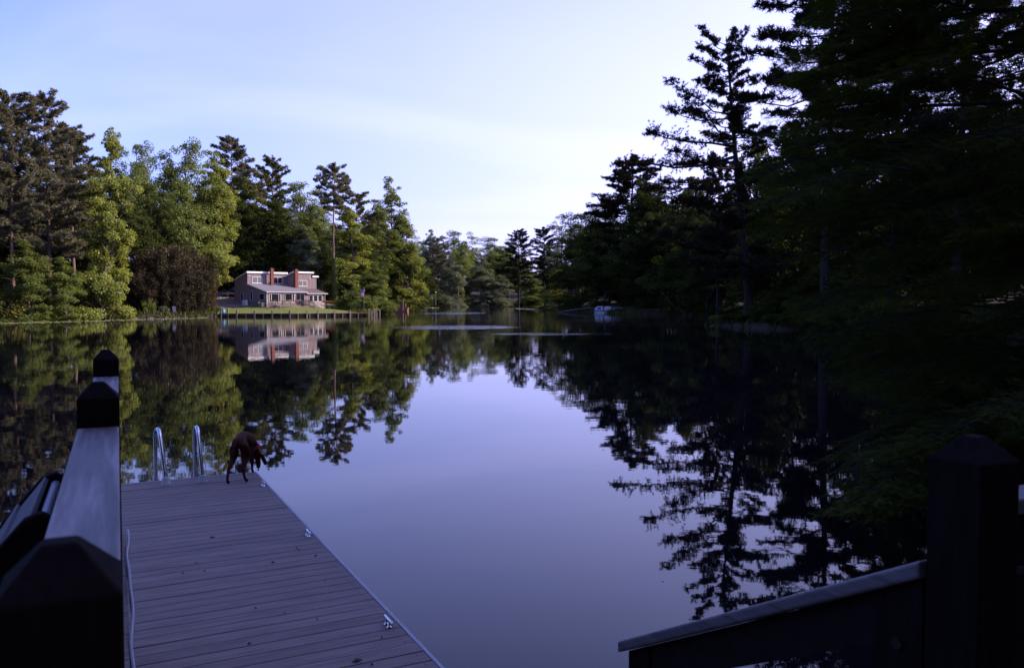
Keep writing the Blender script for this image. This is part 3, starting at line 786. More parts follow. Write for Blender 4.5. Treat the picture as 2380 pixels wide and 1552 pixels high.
# the big leaning pine on its own promontory
def big_reach(h, az):
    left = math.cos(az - math.pi)            # towards the water
    r = 0.88 + 0.46 * left if h < 0.68 else 0.62 + 0.18 * left
    r *= 1.0 + 0.24 * math.sin(h * 15.0 + 0.6)   # tiers with gaps
    if h > 0.88: r *= 0.9
    return r
tr, V, Q, TT = make_pine(77, H=28.2, Rw=7.0, base=0.17, whorl=0.66, trunk_r=0.45, dens=1.15, lean=(-2.6, 0.0), reach=big_reach, flat=0.6, dead=8, tuft=0.24)
q = at(1738, 748, 82)
bp_ = thing('pine_tree', 'big dark pine leaning over the water from the right promontory', 'tree', (q[0], 82, hz(q[0], 82)))
tr.build('trunk', M['bark_dark'], bp_)
link('crown', fast_mesh('big_pine_crown', V, Q, M['needle_dark'], False, None, TT), bp_)

# unseen trees added beside and behind the deck to shade it
gb = 'unseen shade trees added around the deck'
lb = 'tall unseen tree added on the near bank to shade the deck'
for k, x, y, H, wd in [('broad1', 34, 22, 26, 1.3), ('broad0', 42, 32, 28, 1.4), ('broad1', 28, 8, 25, 1.3), ('pine2', 38, 12, 28, 1.3), ('broad5', 22, -2, 22, 1.3), ('broad1', 52, 22, 29, 1.4),
        ('broad0', 46, 46, 27, 1.3), ('broad1', 56, 40, 29, 1.4), ('broad5', 44, 2, 26, 1.3),
        ('broad1', 12, -12, 25, 1.3), ('broad1', -1, -13, 25, 1.35), ('broad5', -14, -15, 22, 1.3), ('broad1', -28, -16, 25, 1.3), ('broad0', 2, -26, 28, 1.5), ('broad1', -18, -28, 28, 1.5), ('broad1', 22, -22, 28, 1.5), ('broad1', -44, -14, 25, 1.3), ('broad5', 6, -7.5, 17, 1.2), ('broad5', -7, -8.5, 17, 1.2), ('broad5', 15, -4, 18, 1.2), ('broad1', 60, 58, 28, 1.4), ('broad1', 66, 72, 28, 1.4), ('broad0', 56, 78, 27, 1.4), ('broad1', 72, 90, 28, 1.4), ('broad1', 50, 66, 27, 1.3), ('broad1', 76, 50, 28, 1.4)]:
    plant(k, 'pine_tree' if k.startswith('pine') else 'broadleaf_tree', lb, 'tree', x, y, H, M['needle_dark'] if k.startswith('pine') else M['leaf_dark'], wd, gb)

# the woods going on up the hillsides behind the shore trees
rgw = np.random.default_rng(88)
for side, n_ in (('right', 34), ('left', 20), ('far', 12), ('near left', 22)):
    k_ = 0
    while k_ < n_:
        if side == 'right': x, y = rgw.uniform(26, 115), rgw.uniform(55, 300)
        elif side == 'left': x, y = rgw.uniform(-125, -48), rgw.uniform(112, 290)
        elif side == 'far': x, y = rgw.uniform(-60, 60), rgw.uniform(350, 410)
        else: x, y = rgw.uniform(-120, -64), rgw.uniform(15, 98)
        d_ = float(shore_dist(np.array([x]), np.array([y]))[0])
        if d_ < (3 if side == 'near left' else 9) or (x / y > 0.72) or (side == 'left' and -58 < x < -25 and y < 162) : continue
        px_ = PX + 1921 * x / y; k_ += 1
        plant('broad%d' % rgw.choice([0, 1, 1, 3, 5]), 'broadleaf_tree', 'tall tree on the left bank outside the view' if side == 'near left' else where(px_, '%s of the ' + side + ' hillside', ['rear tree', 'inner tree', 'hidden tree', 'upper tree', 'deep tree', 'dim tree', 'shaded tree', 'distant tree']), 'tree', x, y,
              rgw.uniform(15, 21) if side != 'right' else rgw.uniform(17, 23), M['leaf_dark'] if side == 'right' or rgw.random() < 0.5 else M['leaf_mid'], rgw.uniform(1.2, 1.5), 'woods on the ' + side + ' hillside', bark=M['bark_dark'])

# ------------------------------------------------------------------ shrubs and thickets
def S(key, px, Y, H, hw, label, leaf, group=None, name='shrub', d=0.0):
    q = at(px, 740, Y); x = q[0]
    wid = (hw * Y / 1921.0) / (2.6 * H / PROTO[key][2]) if key.startswith('shrub') else (hw * Y / 1921.0) / (3.6 * H / PROTO[key][2])
    return plant(key, name, label, 'shrub' if name == 'shrub' else 'bamboo', x, Y, H, M[leaf], wid, group, crown='leaves', trunk='stems')
gs = 'shore shrubs below the left pines'
for px, Y, H, hw, lf in [(-40, 99, 4.0, 60, 'leaf_mid'), (20, 101, 4.6, 60, 'leaf_olive'), (75, 104, 4.2, 48, 'leaf_mid'), (120, 107, 3.4, 42, 'leaf_olive'), (160, 111, 2.6, 34, 'leaf_mid'), (245, 116.5, 2.4, 26, 'leaf_mid'), (270, 118, 2.0, 20, 'leaf_grey')]:
    S('shrub%d' % (int(px) % 3), px, Y, H, hw, where(px, '%s at the left shore', ['leafy green shrub', 'low green shrub', 'olive shrub']), lf, gs)
S('shrub1', 190, 113.5, 5.6, 40, 'rusty brown shrub at the foot of the bright maple', 'leaf_rust')
S('shrub0', 345, 124.0, 2.4, 18, 'small bright shrub before the dark bamboo thicket, left of the sign', 'leaf_mid')
S('shrub2', 380, 125.5, 1.7, 13, 'small pale shrub left of the tilted sign', 'leaf_grey')
gbm = 'dark bamboo thicket canes'
for px, Y, H, hw in [(300, 126, 9.0, 46), (335, 128, 11.5, 52), (375, 129, 12.5, 56), (415, 131, 13, 56), (450, 133, 12.5, 52), (395, 127.5, 9.5, 54), (345, 125.5, 7.5, 46), (430, 129.5, 9.5, 50), (310, 131, 11.5, 46), (465, 131.0, 8.5, 40), (480, 134.5, 11, 40)]:
    S('bamboo%d' % (int(px) % 2), px, Y, H, hw, where(px, '%s of the dark thicket', ['bamboo clump', 'front bamboo clump', 'rear bamboo clump', 'short bamboo clump', 'leaning bamboo clump', 'thin bamboo clump']), 'leaf_bamboo', gbm, 'bamboo_clump')
S('bamboo1', 484, 134.2, 7.2, 28, 'brown sunlit bamboo clump at the right end of the thicket', 'leaf_rust', None, 'bamboo_clump')
S('shrub2', 497, 134.4, 1.3, 18, 'low green shrub at the left end of the bulkhead', 'leaf_mid')
S('shrub1', 795, 147.5, 2.3, 17, 'rounded yellow-green shrub right of the kayak rack', 'leaf_lime')
S('shrub0', 768, 151, 1.4, 16, 'low green shrub behind the kayak rack', 'leaf_mid')
S('shrub0', 855, 146, 3.6, 28, 'leafy shrub behind the flagpole', 'leaf_mid')
S('shrub1', 820, 148, 4.2, 30, 'green shrub between kayak rack and flagpole', 'leaf_mid')
S('shrub2', 1668, 84.5, 0.9, 22, 'low sunlit weeds at the tip of the right promontory', 'leaf_mid')
S('shrub1', 1765, 79.5, 1.6, 40, 'weedy shrub at the foot of the big leaning pine', 'leaf_dark')
gsp = 'dark weedy shrubs on the right promontory'
for k_, (px, Y, H, hw) in enumerate([(1700, 82.5, 0.8, 26), (1735, 79.0, 0.9, 30), (1800, 75.5, 1.3, 34), (1845, 73.0, 1.6, 38), (1900, 70.5, 1.8, 42), (1950, 69.0, 2.2, 46)]):
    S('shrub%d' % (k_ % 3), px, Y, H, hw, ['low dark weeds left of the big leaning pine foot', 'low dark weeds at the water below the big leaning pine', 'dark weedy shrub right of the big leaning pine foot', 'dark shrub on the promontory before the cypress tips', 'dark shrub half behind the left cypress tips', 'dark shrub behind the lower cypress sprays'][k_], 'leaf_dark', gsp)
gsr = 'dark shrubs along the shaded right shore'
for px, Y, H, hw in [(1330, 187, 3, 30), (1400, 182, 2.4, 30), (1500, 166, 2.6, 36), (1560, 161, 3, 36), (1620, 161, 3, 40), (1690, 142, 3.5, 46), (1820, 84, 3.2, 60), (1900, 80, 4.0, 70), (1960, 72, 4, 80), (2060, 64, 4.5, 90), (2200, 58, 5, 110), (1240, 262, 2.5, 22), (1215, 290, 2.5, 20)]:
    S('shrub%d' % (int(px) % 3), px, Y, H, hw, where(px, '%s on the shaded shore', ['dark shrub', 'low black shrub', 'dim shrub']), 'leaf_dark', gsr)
gsf = 'low shrubs at the far end'
for px, Y, H, hw in [(985, 312, 3, 18), (1040, 330, 3.5, 24), (1090, 343, 3, 26), (1130, 345, 3.5, 26), (1175, 335, 3.5, 22), (930, 210, 2.6, 22), (965, 255, 3, 20)]:
    S('shrub%d' % (int(px) % 3), px, Y, H, hw, where(px, '%s by the water', ['low shrub', 'small shrub', 'round shrub']), 'leaf_mid', gsf)

# grass and weeds fringing every shore
rg = np.random.default_rng(71); P = []; TT = []
n = len(SH)
for i in range(n):
    a, c = SH[i], SH[(i + 1) % n]; Ln = np.linalg.norm(c - a)
    if 3 <= i <= 4 or (a[1] < 30 and c[1] < 30): continue
    m_ = int(Ln * (10 if a[0] > 12 and a[1] < 135 else 42))
    f = rg.random(m_)[:, None]; nrm = np.array([-(c - a)[1], (c - a)[0]]) / Ln
    off = rg.random(m_)[:, None] ** 1.5 * 3.2 - 0.15
    cand = a + (c - a) * f + nrm * off * 1.0
    if shore_dist(cand[:, 0], cand[:, 1]).mean() < 0: cand = a + (c - a) * f - nrm * off
    z = height(cand[:, 0], cand[:, 1]); ok = z > -0.12
    cand = cand[ok]; z = z[ok]; k_ = len(cand)
    hh = rg.uniform(0.15, 0.55, k_) * rg.choice([1, 1, 1.6], k_); an = rg.uniform(0, 3.14, k_); wd_ = rg.uniform(0.05, 0.14, k_)
    base_ = np.column_stack([cand, z - 0.03]); side_ = np.column_stack([np.cos(an), np.sin(an), np.zeros(k_)]) * wd_[:, None]
    top_ = base_ + np.column_stack([rg.normal(size=k_) * 0.12, rg.normal(size=k_) * 0.12, hh])
    P.append(np.stack([base_ - side_, base_ + side_, top_ + side_ * 0.35, top_ - side_ * 0.35], 1).reshape(-1, 3)); TT.append(np.repeat(rg.uniform(0.45, 1.25, k_), 4))
P = np.concatenate(P)
tag(link('shore_grass', fast_mesh('shore_grass', P, quads_idx(len(P) // 4), M['grass'], False, None, np.concatenate(TT))), 'rough grass and weeds fringing the lake shores', 'grass', kind='stuff')

# ivy on the lone pine
q = at(775, 390, 155); zb = hz(q[0], 155)
rg = np.random.default_rng(5); n = 6000
zz_ = rg.random(n) ** 1.25 * 9.5; an = rg.uniform(0, 6.283, n); rr = 0.28 + rg.random(n) ** 2 * 0.48
pts = np.column_stack([np.cos(an) * rr + 0.1, np.sin(an) * rr, zz_])
V = leaf_quads(pts, unit(np.column_stack([np.cos(an), np.sin(an), rg.normal(size=n) * 0.4 + 0.3])), 0.13, 0.6, rg)
iv = link('ivy_vine', fast_mesh('ivy_vine', V, quads_idx(n), M['ivy'], False, None, np.repeat(rg.uniform(0.7, 1.3, n), 4)))
iv.location = (q[0], 155, zb); tag(iv, 'yellow-green ivy climbing the lone pine trunk beside the house', 'vine')

# ------------------------------------------------------------------ the upper deck, its railing and the stairs (rail frame: u ahead along the rail, v to the right)
TH = math.atan(917 / 1921 * math.cos(PITCH))
RD = np.array([-math.sin(TH), math.cos(TH)]); RR = np.array([math.cos(TH), math.sin(TH)])
def RL(u, v, z): p_ = RD * u + RR * v; return (p_[0], p_[1], z)
# local frame of rail things: +Y along u, +X along v
def rail_thing(name, label, cat, group=None): return thing(name, label, cat, (0, 0, 0), TH, group)
DECK = 1.12
CAPZ = CAMH - 0.46
dk = rail_thing('upper_deck', 'raised plank deck left of the near railing', 'deck')
pl = MB().box((0, 0, 0), (4.6, 0.138, 0.028)).mesh('deck_plank', M['deck_wood'])
k = 0; u = -2.6
while u < 5.82:
    o = link('plank', pl, dk, 0); o.location = (-2.28, u + 0.07, DECK - 0.014 - 0.001 * (k % 2)); u += 0.1435; k += 1
MB().b2((-4.55, -2.6, DECK - 0.26), (0.015, -2.56, DECK - 0.03)).b2((-4.55, 5.80, DECK - 0.26), (0.015, 5.84, DECK - 0.03)).b2((-0.03, -2.56, DECK - 0.26), (0.012, 5.80, DECK - 0.03)).b2((-4.55, -2.56, DECK - 0.26), (-4.51, 5.80, DECK - 0.03)).build('joist_frame', M['dark_wood'], dk)
for uu in (-1.9, 1.2, 5.6):
    for vv in (-4.4, -0.35): MB().b2((vv - 0.09, uu - 0.09, -1.6), (vv + 0.09, uu + 0.09, DECK - 0.035)).build('pile', M['dark_wood'], dk)
# wavy loose edging strip along the deck side
st = MB(); P = []; n = 60
for i in range(n + 1):
    uu = 0.6 + (5.83 - 0.6) * i / n
    vv = 0.040 + 0.006 * math.sin(uu * 4.6) + 0.003 * math.sin(uu * 9 + 1) - 0.003 * uu
    zt = DECK + 0.012 + 0.008 * math.sin(uu * 3.1)
    P += [(vv, uu, zt), (vv + 0.013, uu, zt), (vv + 0.013, uu, zt - 0.07), (vv, uu, zt - 0.07)]
st.add(P, [(i * 4 + a, i * 4 + (a + 1) % 4, i * 4 + 4 + (a + 1) % 4, i * 4 + 4 + a) for i in range(n) for a in range(4)] + [(0, 1, 2, 3), (n * 4 + 3, n * 4 + 2, n * 4 + 1, n * 4)], 0, True)
st.build('edging_strip', M['trim'], dk)

def post_mesh(size, z0, z1, cham=0.045, m='post_wood'):
    h = size / 2; c = h - cham; b = MB()
    prof = [(h, z0), (h, z1 - cham * 1.25), (c, z1 - 0.006), (c - 0.006, z1)]
    P = []; fs = []
    for r, z in prof: P += [(-r, -r, z), (r, -r, z), (r, r, z), (-r, r, z)]
    for i in range(3): fs += [(i * 4 + a, i * 4 + (a + 1) % 4, i * 4 + 4 + (a + 1) % 4, i * 4 + 4 + a) for a in range(4)]
    fs += [(3, 2, 1, 0), (12, 13, 14, 15)]
    return b.add(P, fs).mesh('post', M[m])
rl = rail_thing('deck_railing', 'weathered wooden railing running from lower left towards the water', 'railing')
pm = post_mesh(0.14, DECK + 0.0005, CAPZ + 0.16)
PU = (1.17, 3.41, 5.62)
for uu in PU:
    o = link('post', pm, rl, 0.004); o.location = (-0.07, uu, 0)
segs = [(-2.5, 1.0985), (1.2415, 3.3385), (3.4815, 5.5485)]
for a, b in segs:
    MB().b2((-0.137, a, CAPZ - 0.038), (-0.003, b, CAPZ)).build('top_rail', M['rail_wood'], rl, bevel=0.004)
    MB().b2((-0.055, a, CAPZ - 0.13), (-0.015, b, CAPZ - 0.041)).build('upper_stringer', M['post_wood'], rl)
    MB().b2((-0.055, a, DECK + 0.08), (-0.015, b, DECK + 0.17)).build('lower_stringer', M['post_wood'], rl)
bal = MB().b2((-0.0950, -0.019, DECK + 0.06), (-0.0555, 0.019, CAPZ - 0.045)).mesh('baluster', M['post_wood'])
for a, b in segs[1:]:
    m_ = int((b - a) / 0.125)
    for i in range(m_):
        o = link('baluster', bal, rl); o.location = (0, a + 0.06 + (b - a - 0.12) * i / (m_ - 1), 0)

# landing and stairs down to the floating dock
ld_ = rail_thing('stair_landing', 'plank landing at the head of the stairs beside the railing', 'landing')
lpm = MB().box((0, 0, 0), (1.86, 0.138, 0.028)).mesh('landing_plank', M['deck_wood'])
u = -1.6
while u < 1.1:
    o = link('plank', lpm, ld_); o.location = (1.02, u + 0.07, DECK - 0.0145); u += 0.1435
MB().b2((0.10, -1.6, DECK - 0.22), (1.94, 1.26, DECK - 0.03)).build('joist_frame', M['dark_wood'], ld_)
for vv in (0.2, 1.85):
    for uu in (-1.4, 1.1): MB().b2((vv - 0.07, uu - 0.07, -1.6), (vv + 0.07, uu + 0.07, DECK - 0.2205)).build('pile', M['dark_wood'], ld_)
stp = rail_thing('deck_stairs', 'short wooden stairs going down to the dock', 'stairs')
for i in range(3):
    MB().b2((0.12, 1.27 + 0.30 * i, DECK - 0.175 * (i + 1) - 0.036), (1.66, 1.27 + 0.30 * i + 0.29, DECK - 0.175 * (i + 1))).build('tread', M['deck_wood'], stp)
for vv in (0.13, 1.60): MB().prism([(1.27, DECK - 0.03), (2.35, 0.424 + 0.03), (2.35, 0.424), (2.05, 0.424), (1.27, DECK - 0.42)], vv, vv + 0.045, 'x').build('stringer', M['dark_wood'], stp)
# stair railing at the right
VS = 1.79
sr = rail_thing('stair_railing', 'dark stair handrail sloping down from the big post at lower right', 'railing')
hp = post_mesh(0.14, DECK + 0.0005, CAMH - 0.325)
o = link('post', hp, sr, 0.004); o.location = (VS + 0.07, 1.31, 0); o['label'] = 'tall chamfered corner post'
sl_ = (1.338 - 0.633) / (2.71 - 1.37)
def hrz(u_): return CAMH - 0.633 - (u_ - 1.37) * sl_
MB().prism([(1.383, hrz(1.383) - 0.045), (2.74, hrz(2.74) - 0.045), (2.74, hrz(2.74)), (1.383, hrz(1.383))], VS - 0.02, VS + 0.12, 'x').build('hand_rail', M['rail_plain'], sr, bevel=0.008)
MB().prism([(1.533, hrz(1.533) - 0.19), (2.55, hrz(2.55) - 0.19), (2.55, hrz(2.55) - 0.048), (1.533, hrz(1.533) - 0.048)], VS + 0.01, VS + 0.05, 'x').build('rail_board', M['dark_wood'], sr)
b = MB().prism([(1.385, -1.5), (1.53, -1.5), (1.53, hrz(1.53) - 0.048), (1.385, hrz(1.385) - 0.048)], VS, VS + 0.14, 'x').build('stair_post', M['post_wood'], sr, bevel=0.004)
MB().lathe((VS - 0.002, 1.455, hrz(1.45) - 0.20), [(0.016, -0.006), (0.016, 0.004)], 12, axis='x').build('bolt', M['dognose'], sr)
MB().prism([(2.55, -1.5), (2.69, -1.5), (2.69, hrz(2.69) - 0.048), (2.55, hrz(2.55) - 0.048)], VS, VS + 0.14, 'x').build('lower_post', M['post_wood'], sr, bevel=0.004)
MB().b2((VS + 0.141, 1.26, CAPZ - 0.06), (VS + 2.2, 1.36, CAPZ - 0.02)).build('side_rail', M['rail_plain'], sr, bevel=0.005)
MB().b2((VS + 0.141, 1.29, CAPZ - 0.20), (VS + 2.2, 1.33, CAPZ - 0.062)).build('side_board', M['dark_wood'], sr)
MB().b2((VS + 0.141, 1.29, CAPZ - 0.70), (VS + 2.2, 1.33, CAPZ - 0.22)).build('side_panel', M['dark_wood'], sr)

# reclining wooden chair with its back to the railing
ch = rail_thing('deck_chair', 'dark reclined wooden chair behind the railing at lower left', 'chair')
CT = DECK + 0.78
def side_prof():
    # (v, z) outline of a curved side rail, top near the railing
    outer = [(-0.185, CT - 0.07), (-0.20, CT), (-0.24, CT + 0.022), (-0.285, CT + 0.0), (-0.40, CT - 0.14), (-0.52, CT - 0.34), (-0.58, CT - 0.56), (-0.60, DECK + 0.0)]
    inner = [(-0.66, DECK + 0.0), (-0.66, CT - 0.50), (-0.60, CT - 0.50)]
    return [(-0.185, CT - 0.07), (-0.195, CT - 0.012), (-0.235, CT + 0.018), (-0.285, CT - 0.002), (-0.42, CT - 0.16), (-0.53, CT - 0.36), (-0.585, CT - 0.58), (-0.60, DECK + 0.002), (-0.52, DECK + 0.002), (-0.505, CT - 0.60), (-0.44, CT - 0.42), (-0.34, CT - 0.26)]
for uu in (3.03, 3.72):
    MB().prism(side_prof(), uu, uu + 0.055, 'y').build('side_frame', M['dark_wood'], ch, bevel=0.012)
for i in range(5):
    f = i / 4; v0 = -0.30 - 0.27 * f ** 0.8; z0 = CT - 0.015 - 0.50 * f ** 1.15
    MB().box((v0 - 0.012, 3.41, z0 - 0.05), (0.02, 0.655, 0.158), ry=R(38 - 22 * f)).build('back_slat', M['chair_wood'], ch, bevel=0.004)
MB().tube([(-0.235, 3.07, CT - 0.03), (-0.235, 3.75, CT - 0.03)], 0.017, 10).build('cross_bar', M['trim'], ch)
for i in range(5):
    MB().box((-0.66 - 0.10 * i, 3.41, DECK + 0.36 + 0.012 * i), (0.085, 0.66, 0.022), ry=R(6)).build('seat_slat', M['rail_wood'], ch, bevel=0.004)
for uu in (3.03, 3.75):
    MB().b2((-1.10, uu - 0.02, DECK + 0.002), (-1.04, uu + 0.04, DECK + 0.42)).build('leg', M['dark_wood'], ch)
    MB().b2((-1.10, uu - 0.02, DECK + 0.30), (-0.54, uu + 0.03, DECK + 0.345)).build('seat_rail', M['dark_wood'], ch)
    MB().b2((-1.14, uu - 0.05, DECK + 0.58), (-0.545, uu + 0.06, DECK + 0.602)).build('arm_rest', M['rail_wood'], ch)

# ------------------------------------------------------------------ floating dock (own frame, turned a little)
TD = math.atan(976 / 1921)
DT = CAMH - 2.18
dd = np.array([-math.sin(TD), math.cos(TD)]); dr = np.array([math.cos(TD), math.sin(TD)])
def DKP(u, v, z=0.0): p_ = dd * u + dr * v; return (p_[0], p_[1], DT + z)
fd = thing('floating_dock', 'grey plank floating dock reaching out over the water', 'dock', (0, 0, DT), TD)
plk = MB().box((0, 0, 0), (1.795, 0.1345, 0.026)).mesh('dock_plank', M['deck_wood'])
rg = np.random.default_rng(3)
for i in range(62):
    o = link('plank', plk, fd); o.location = (0.905 + rg.normal() * 0.001, 10.728 - 0.1437 * i, -0.013 + rg.normal() * 0.0007); o.rotation_euler = (0, rg.normal() * 0.0006, rg.normal() * 0.0008)
MB().b2((1.806, 1.82, -0.045), (1.830, 10.802, 0.004)).b2((0.0, 10.802, -0.10), (1.830, 10.822, -0.002)).build('edge_trim', M['trim'], fd, bevel=0.003)
MB().b2((0.01, 1.85, -0.22), (1.80, 1.89, -0.028)).b2((0.01, 10.75, -0.22), (1.80, 10.795, -0.028)).b2((0.01, 1.89, -0.22), (0.05, 10.75, -0.028)).b2((1.76, 1.89, -0.22), (1.80, 10.75, -0.028)).b2((0.05, 1.89, -0.10), (1.76, 10.75, -0.045)).build('frame', M['dark_wood'], fd)
fl = MB().box((0, 0, 0), (1.2, 1.8, 0.36)).mesh('float_tank', M['greyplastic'])
for uu in (3.2, 6.2, 9.2):
    o = link('float_tank', fl, fd); o.location = (0.9, uu, -0.41)
# screw heads along the plank ends
sc_ = MB()
for i in range(62):
    for vv in (0.06, 1.745):
        for s_ in (-0.035, 0.035): sc_.lathe((vv, 10.728 - 0.1437 * i + s_, 0.0), [(0.005, -0.002), (0.005, 0.0015)], 6)
tag(sc_.build('screw_heads', M['dognose'], fd), kind='stuff')

# mooring cleats
def cleat(u, v, label):
    c = thing('mooring_cleat', label, 'cleat', DKP(u, v), TD, 'mooring cleats along the dock edge')
    MB().tube([(0, -0.085, 0.040), (0, -0.07, 0.046), (0, -0.03, 0.042), (0, 0.03, 0.042), (0, 0.07, 0.046), (0, 0.085, 0.040)], [0.006, 0.011, 0.010, 0.010, 0.011, 0.006], 8).build('horn', M['chrome'], c)
    for s_ in (-0.03, 0.03):
        MB().lathe((0, s_, 0.0), [(0.022, 0.001), (0.020, 0.008), (0.009, 0.014), (0.009, 0.036)], 10).build('foot', M['chrome'], c)
cleat(9.945, 1.76, 'chrome cleat on the dock edge nearest the dog')
cleat(7.62, 1.75, 'chrome cleat halfway along the dock edge')
cleat(5.25, 1.735, 'chrome cleat on the dock edge nearest the camera')

# swim ladder
la = thing('swim_ladder', 'chrome swim ladder with two looped handrails at the dock end', 'ladder', (0, 0, DT), TD)
for k, (uu, vv) in enumerate(((10.52, 0.745), (10.48, 1.15))):
    P = [(vv, uu, 0.02), (vv, uu + 0.10, 0.28), (vv, uu + 0.185, 0.50)]
    cx, cz, rr = uu + 0.305, 0.50, 0.105
    for a in np.linspace(165, 0, 10): P.append((vv, cx + rr * math.cos(R(a)), cz + rr * 1.15 * math.sin(R(a))))
    P += [(vv, cx + rr + 0.005, 0.25), (vv, cx + rr + 0.01, -0.1), (vv, cx + rr + 0.01, -1.0)]
    P = [(a - (0.085, 0.04)[k] * min(1.0, max(0.0, (b_y - uu) / 0.41)), b_y, c) for a, b_y, c in P]
    MB().tube(P, 0.024, 12).build('hand_rail', M['chrome'], la)
    MB().lathe((vv, uu, 0.0), [(0.062, 0.001), (0.062, 0.012), (0.048, 0.022), (0.043, 0.075), (0.036, 0.085)], 16).build('socket', M['socket'], la)
for zz_ in (-0.3, -0.58, -0.86): MB().b2((0.72, 10.87, zz_ - 0.02), (1.17, 10.97, zz_ + 0.02)).build('step', M['socket'], la)

# litter on the planks
rg = np.random.default_rng(9)
def litter(u, v, ln, wd, label, name='fallen_leaf', rz=None):
    b = MB(); h = 0.012 if name == 'fallen_leaf' else wd * 0.5
    b.add([(-ln / 2, 0, 0.004), (0, -wd / 2, h), (ln / 2, 0, h * 0.6), (0, wd / 2, h * 1.3), (0, 0, 0.0015)], [(0, 1, 3), (1, 2, 3), (0, 4, 1), (1, 4, 2), (2, 4, 3), (3, 4, 0)])
    o = b.build(name, M['dryleaf']); o.location = DKP(u, v, 0.0); o.rotation_euler = (0, 0, rng.uniform(0, 6.28) if rz is None else rz)
    return tag(o, label, 'twig' if name == 'wood_chip' else 'leaf', 'dry leaves littering the dock' if name == 'fallen_leaf' else None)
litter(4.80, 1.39, 0.075, 0.03, 'dark wood chip lying on the dock near the bottom edge', 'wood_chip', 0.4)
litter(7.95, 0.95, 0.06, 0.022, 'dark wood chip lying halfway along the dock', 'wood_chip', 0.3)
for i in range(14):
    litter(rg.uniform(4.7, 7.6), rg.uniform(0.35, 1.68), rg.uniform(0.02, 0.035), 0.014, 'small dry brown leaf lying on the dock planks')

# ------------------------------------------------------------------ the dog
def skin_mesh(name, nodes, edges, m, sub=2):
    me = bpy.data.meshes.new(name)
    ids = list(nodes)
    me.from_pydata([nodes[k][0] for k in ids], [(ids.index(a), ids.index(b)) for a, b in edges], [])
    o = bpy.data.objects.new(name, me); COL.objects.link(o)
    sk = o.modifiers.new('skin', 'SKIN'); sk.use_smooth_shade = True; sk.branch_smoothing = 0.6
    for v, k in zip(me.skin_vertices[0].data, ids):
        r_ = nodes[k][1]; v.radius = r_ if hasattr(r_, '__len__') else (r_, r_)
        v.use_root = (k == ids[0])
    sb = o.modifiers.new('sub', 'SUBSURF'); sb.levels = sub; sb.render_levels = sub
    dg = bpy.context.evaluated_depsgraph_get(); dg.update()
    me2 = bpy.data.meshes.new_from_object(o.evaluated_get(dg)); me2.name = name
    bpy.data.objects.remove(o)
    me2.materials.clear(); me2.materials.append(m)
    me2.polygons.foreach_set('use_smooth', [True] * len(me2.polygons))
    return me2
nodes = {
    'pelvis': ((0.0, 0.02, 0.512), (0.088, 0.084)), 'loin': ((-0.01, 0.16, 0.525), (0.068, 0.066)), 'rib': ((-0.022, 0.32, 0.490), (0.088, 0.104)),
    'chest': ((-0.035, 0.45, 0.45), (0.084, 0.108)), 'neckb': ((-0.02, 0.545, 0.42), (0.066, 0.072)), 'neck': ((0.008, 0.600, 0.315), (0.050, 0.054)),
    'head': ((0.030, 0.622, 0.215), (0.056, 0.060)), 'stop': ((0.034, 0.640, 0.145), (0.040, 0.040)), 'muzzle': ((0.036, 0.640, 0.075), (0.030, 0.028)), 'nose': ((0.037, 0.632, 0.035), (0.020, 0.018)),
    'tail0': ((-0.004, -0.080, 0.535), 0.024), 'tail1': ((-0.012, -0.135, 0.46), 0.021), 'tail2': ((-0.020, -0.150, 0.335), 0.014),
    'butt': ((0.0, -0.02, 0.42), (0.070, 0.070)), 'hipL': ((-0.058, 0.015, 0.42), (0.058, 0.078)), 'kneeL': ((-0.082, 0.075, 0.295), (0.036, 0.048)), 'hockL': ((-0.098, -0.085, 0.165), 0.019), 'ankL': ((-0.104, -0.108, 0.055), 0.015), 'footL': ((-0.104, -0.085, 0.022), 0.021), 'toeL': ((-0.103, -0.055, 0.018), 0.019),
    'hipR': ((0.058, 0.025, 0.42), (0.058, 0.078)), 'kneeR': ((0.075, 0.105, 0.30), (0.036, 0.048)), 'hockR': ((0.050, -0.005, 0.17), 0.019), 'ankR': ((0.070, -0.010, 0.06), 0.015), 'footR': ((0.080, 0.015, 0.022), 0.021), 'toeR': ((0.092, 0.048, 0.018), 0.019),
    'shL': ((-0.080, 0.45, 0.38), (0.036, 0.050)), 'elL': ((-0.085, 0.40, 0.265), 0.026), 'wrL': ((-0.085, 0.420, 0.13), 0.018), 'pasL': ((-0.088, 0.415, 0.045), 0.015), 'pawL': ((-0.088, 0.440, 0.020), 0.020),
    'shR': ((0.016, 0.46, 0.38), (0.036, 0.050)), 'elR': ((0.014, 0.42, 0.265), 0.026), 'wrR': ((0.008, 0.475, 0.13), 0.018), 'pasR': ((0.004, 0.49, 0.045), 0.015), 'pawR': ((0.004, 0.52, 0.020), 0.020),
    'earR0': ((0.082, 0.600, 0.225), (0.013, 0.026)), 'earR1': ((0.118, 0.590, 0.170), (0.012, 0.036)), 'earR2': ((0.152, 0.580, 0.095), (0.010, 0.026)),
    'earL0': ((-0.022, 0.615, 0.225), (0.013, 0.026)), 'earL1': ((-0.038, 0.610, 0.165), (0.010, 0.036)), 'earL2': ((-0.040, 0.605, 0.11), (0.008, 0.022)),
}
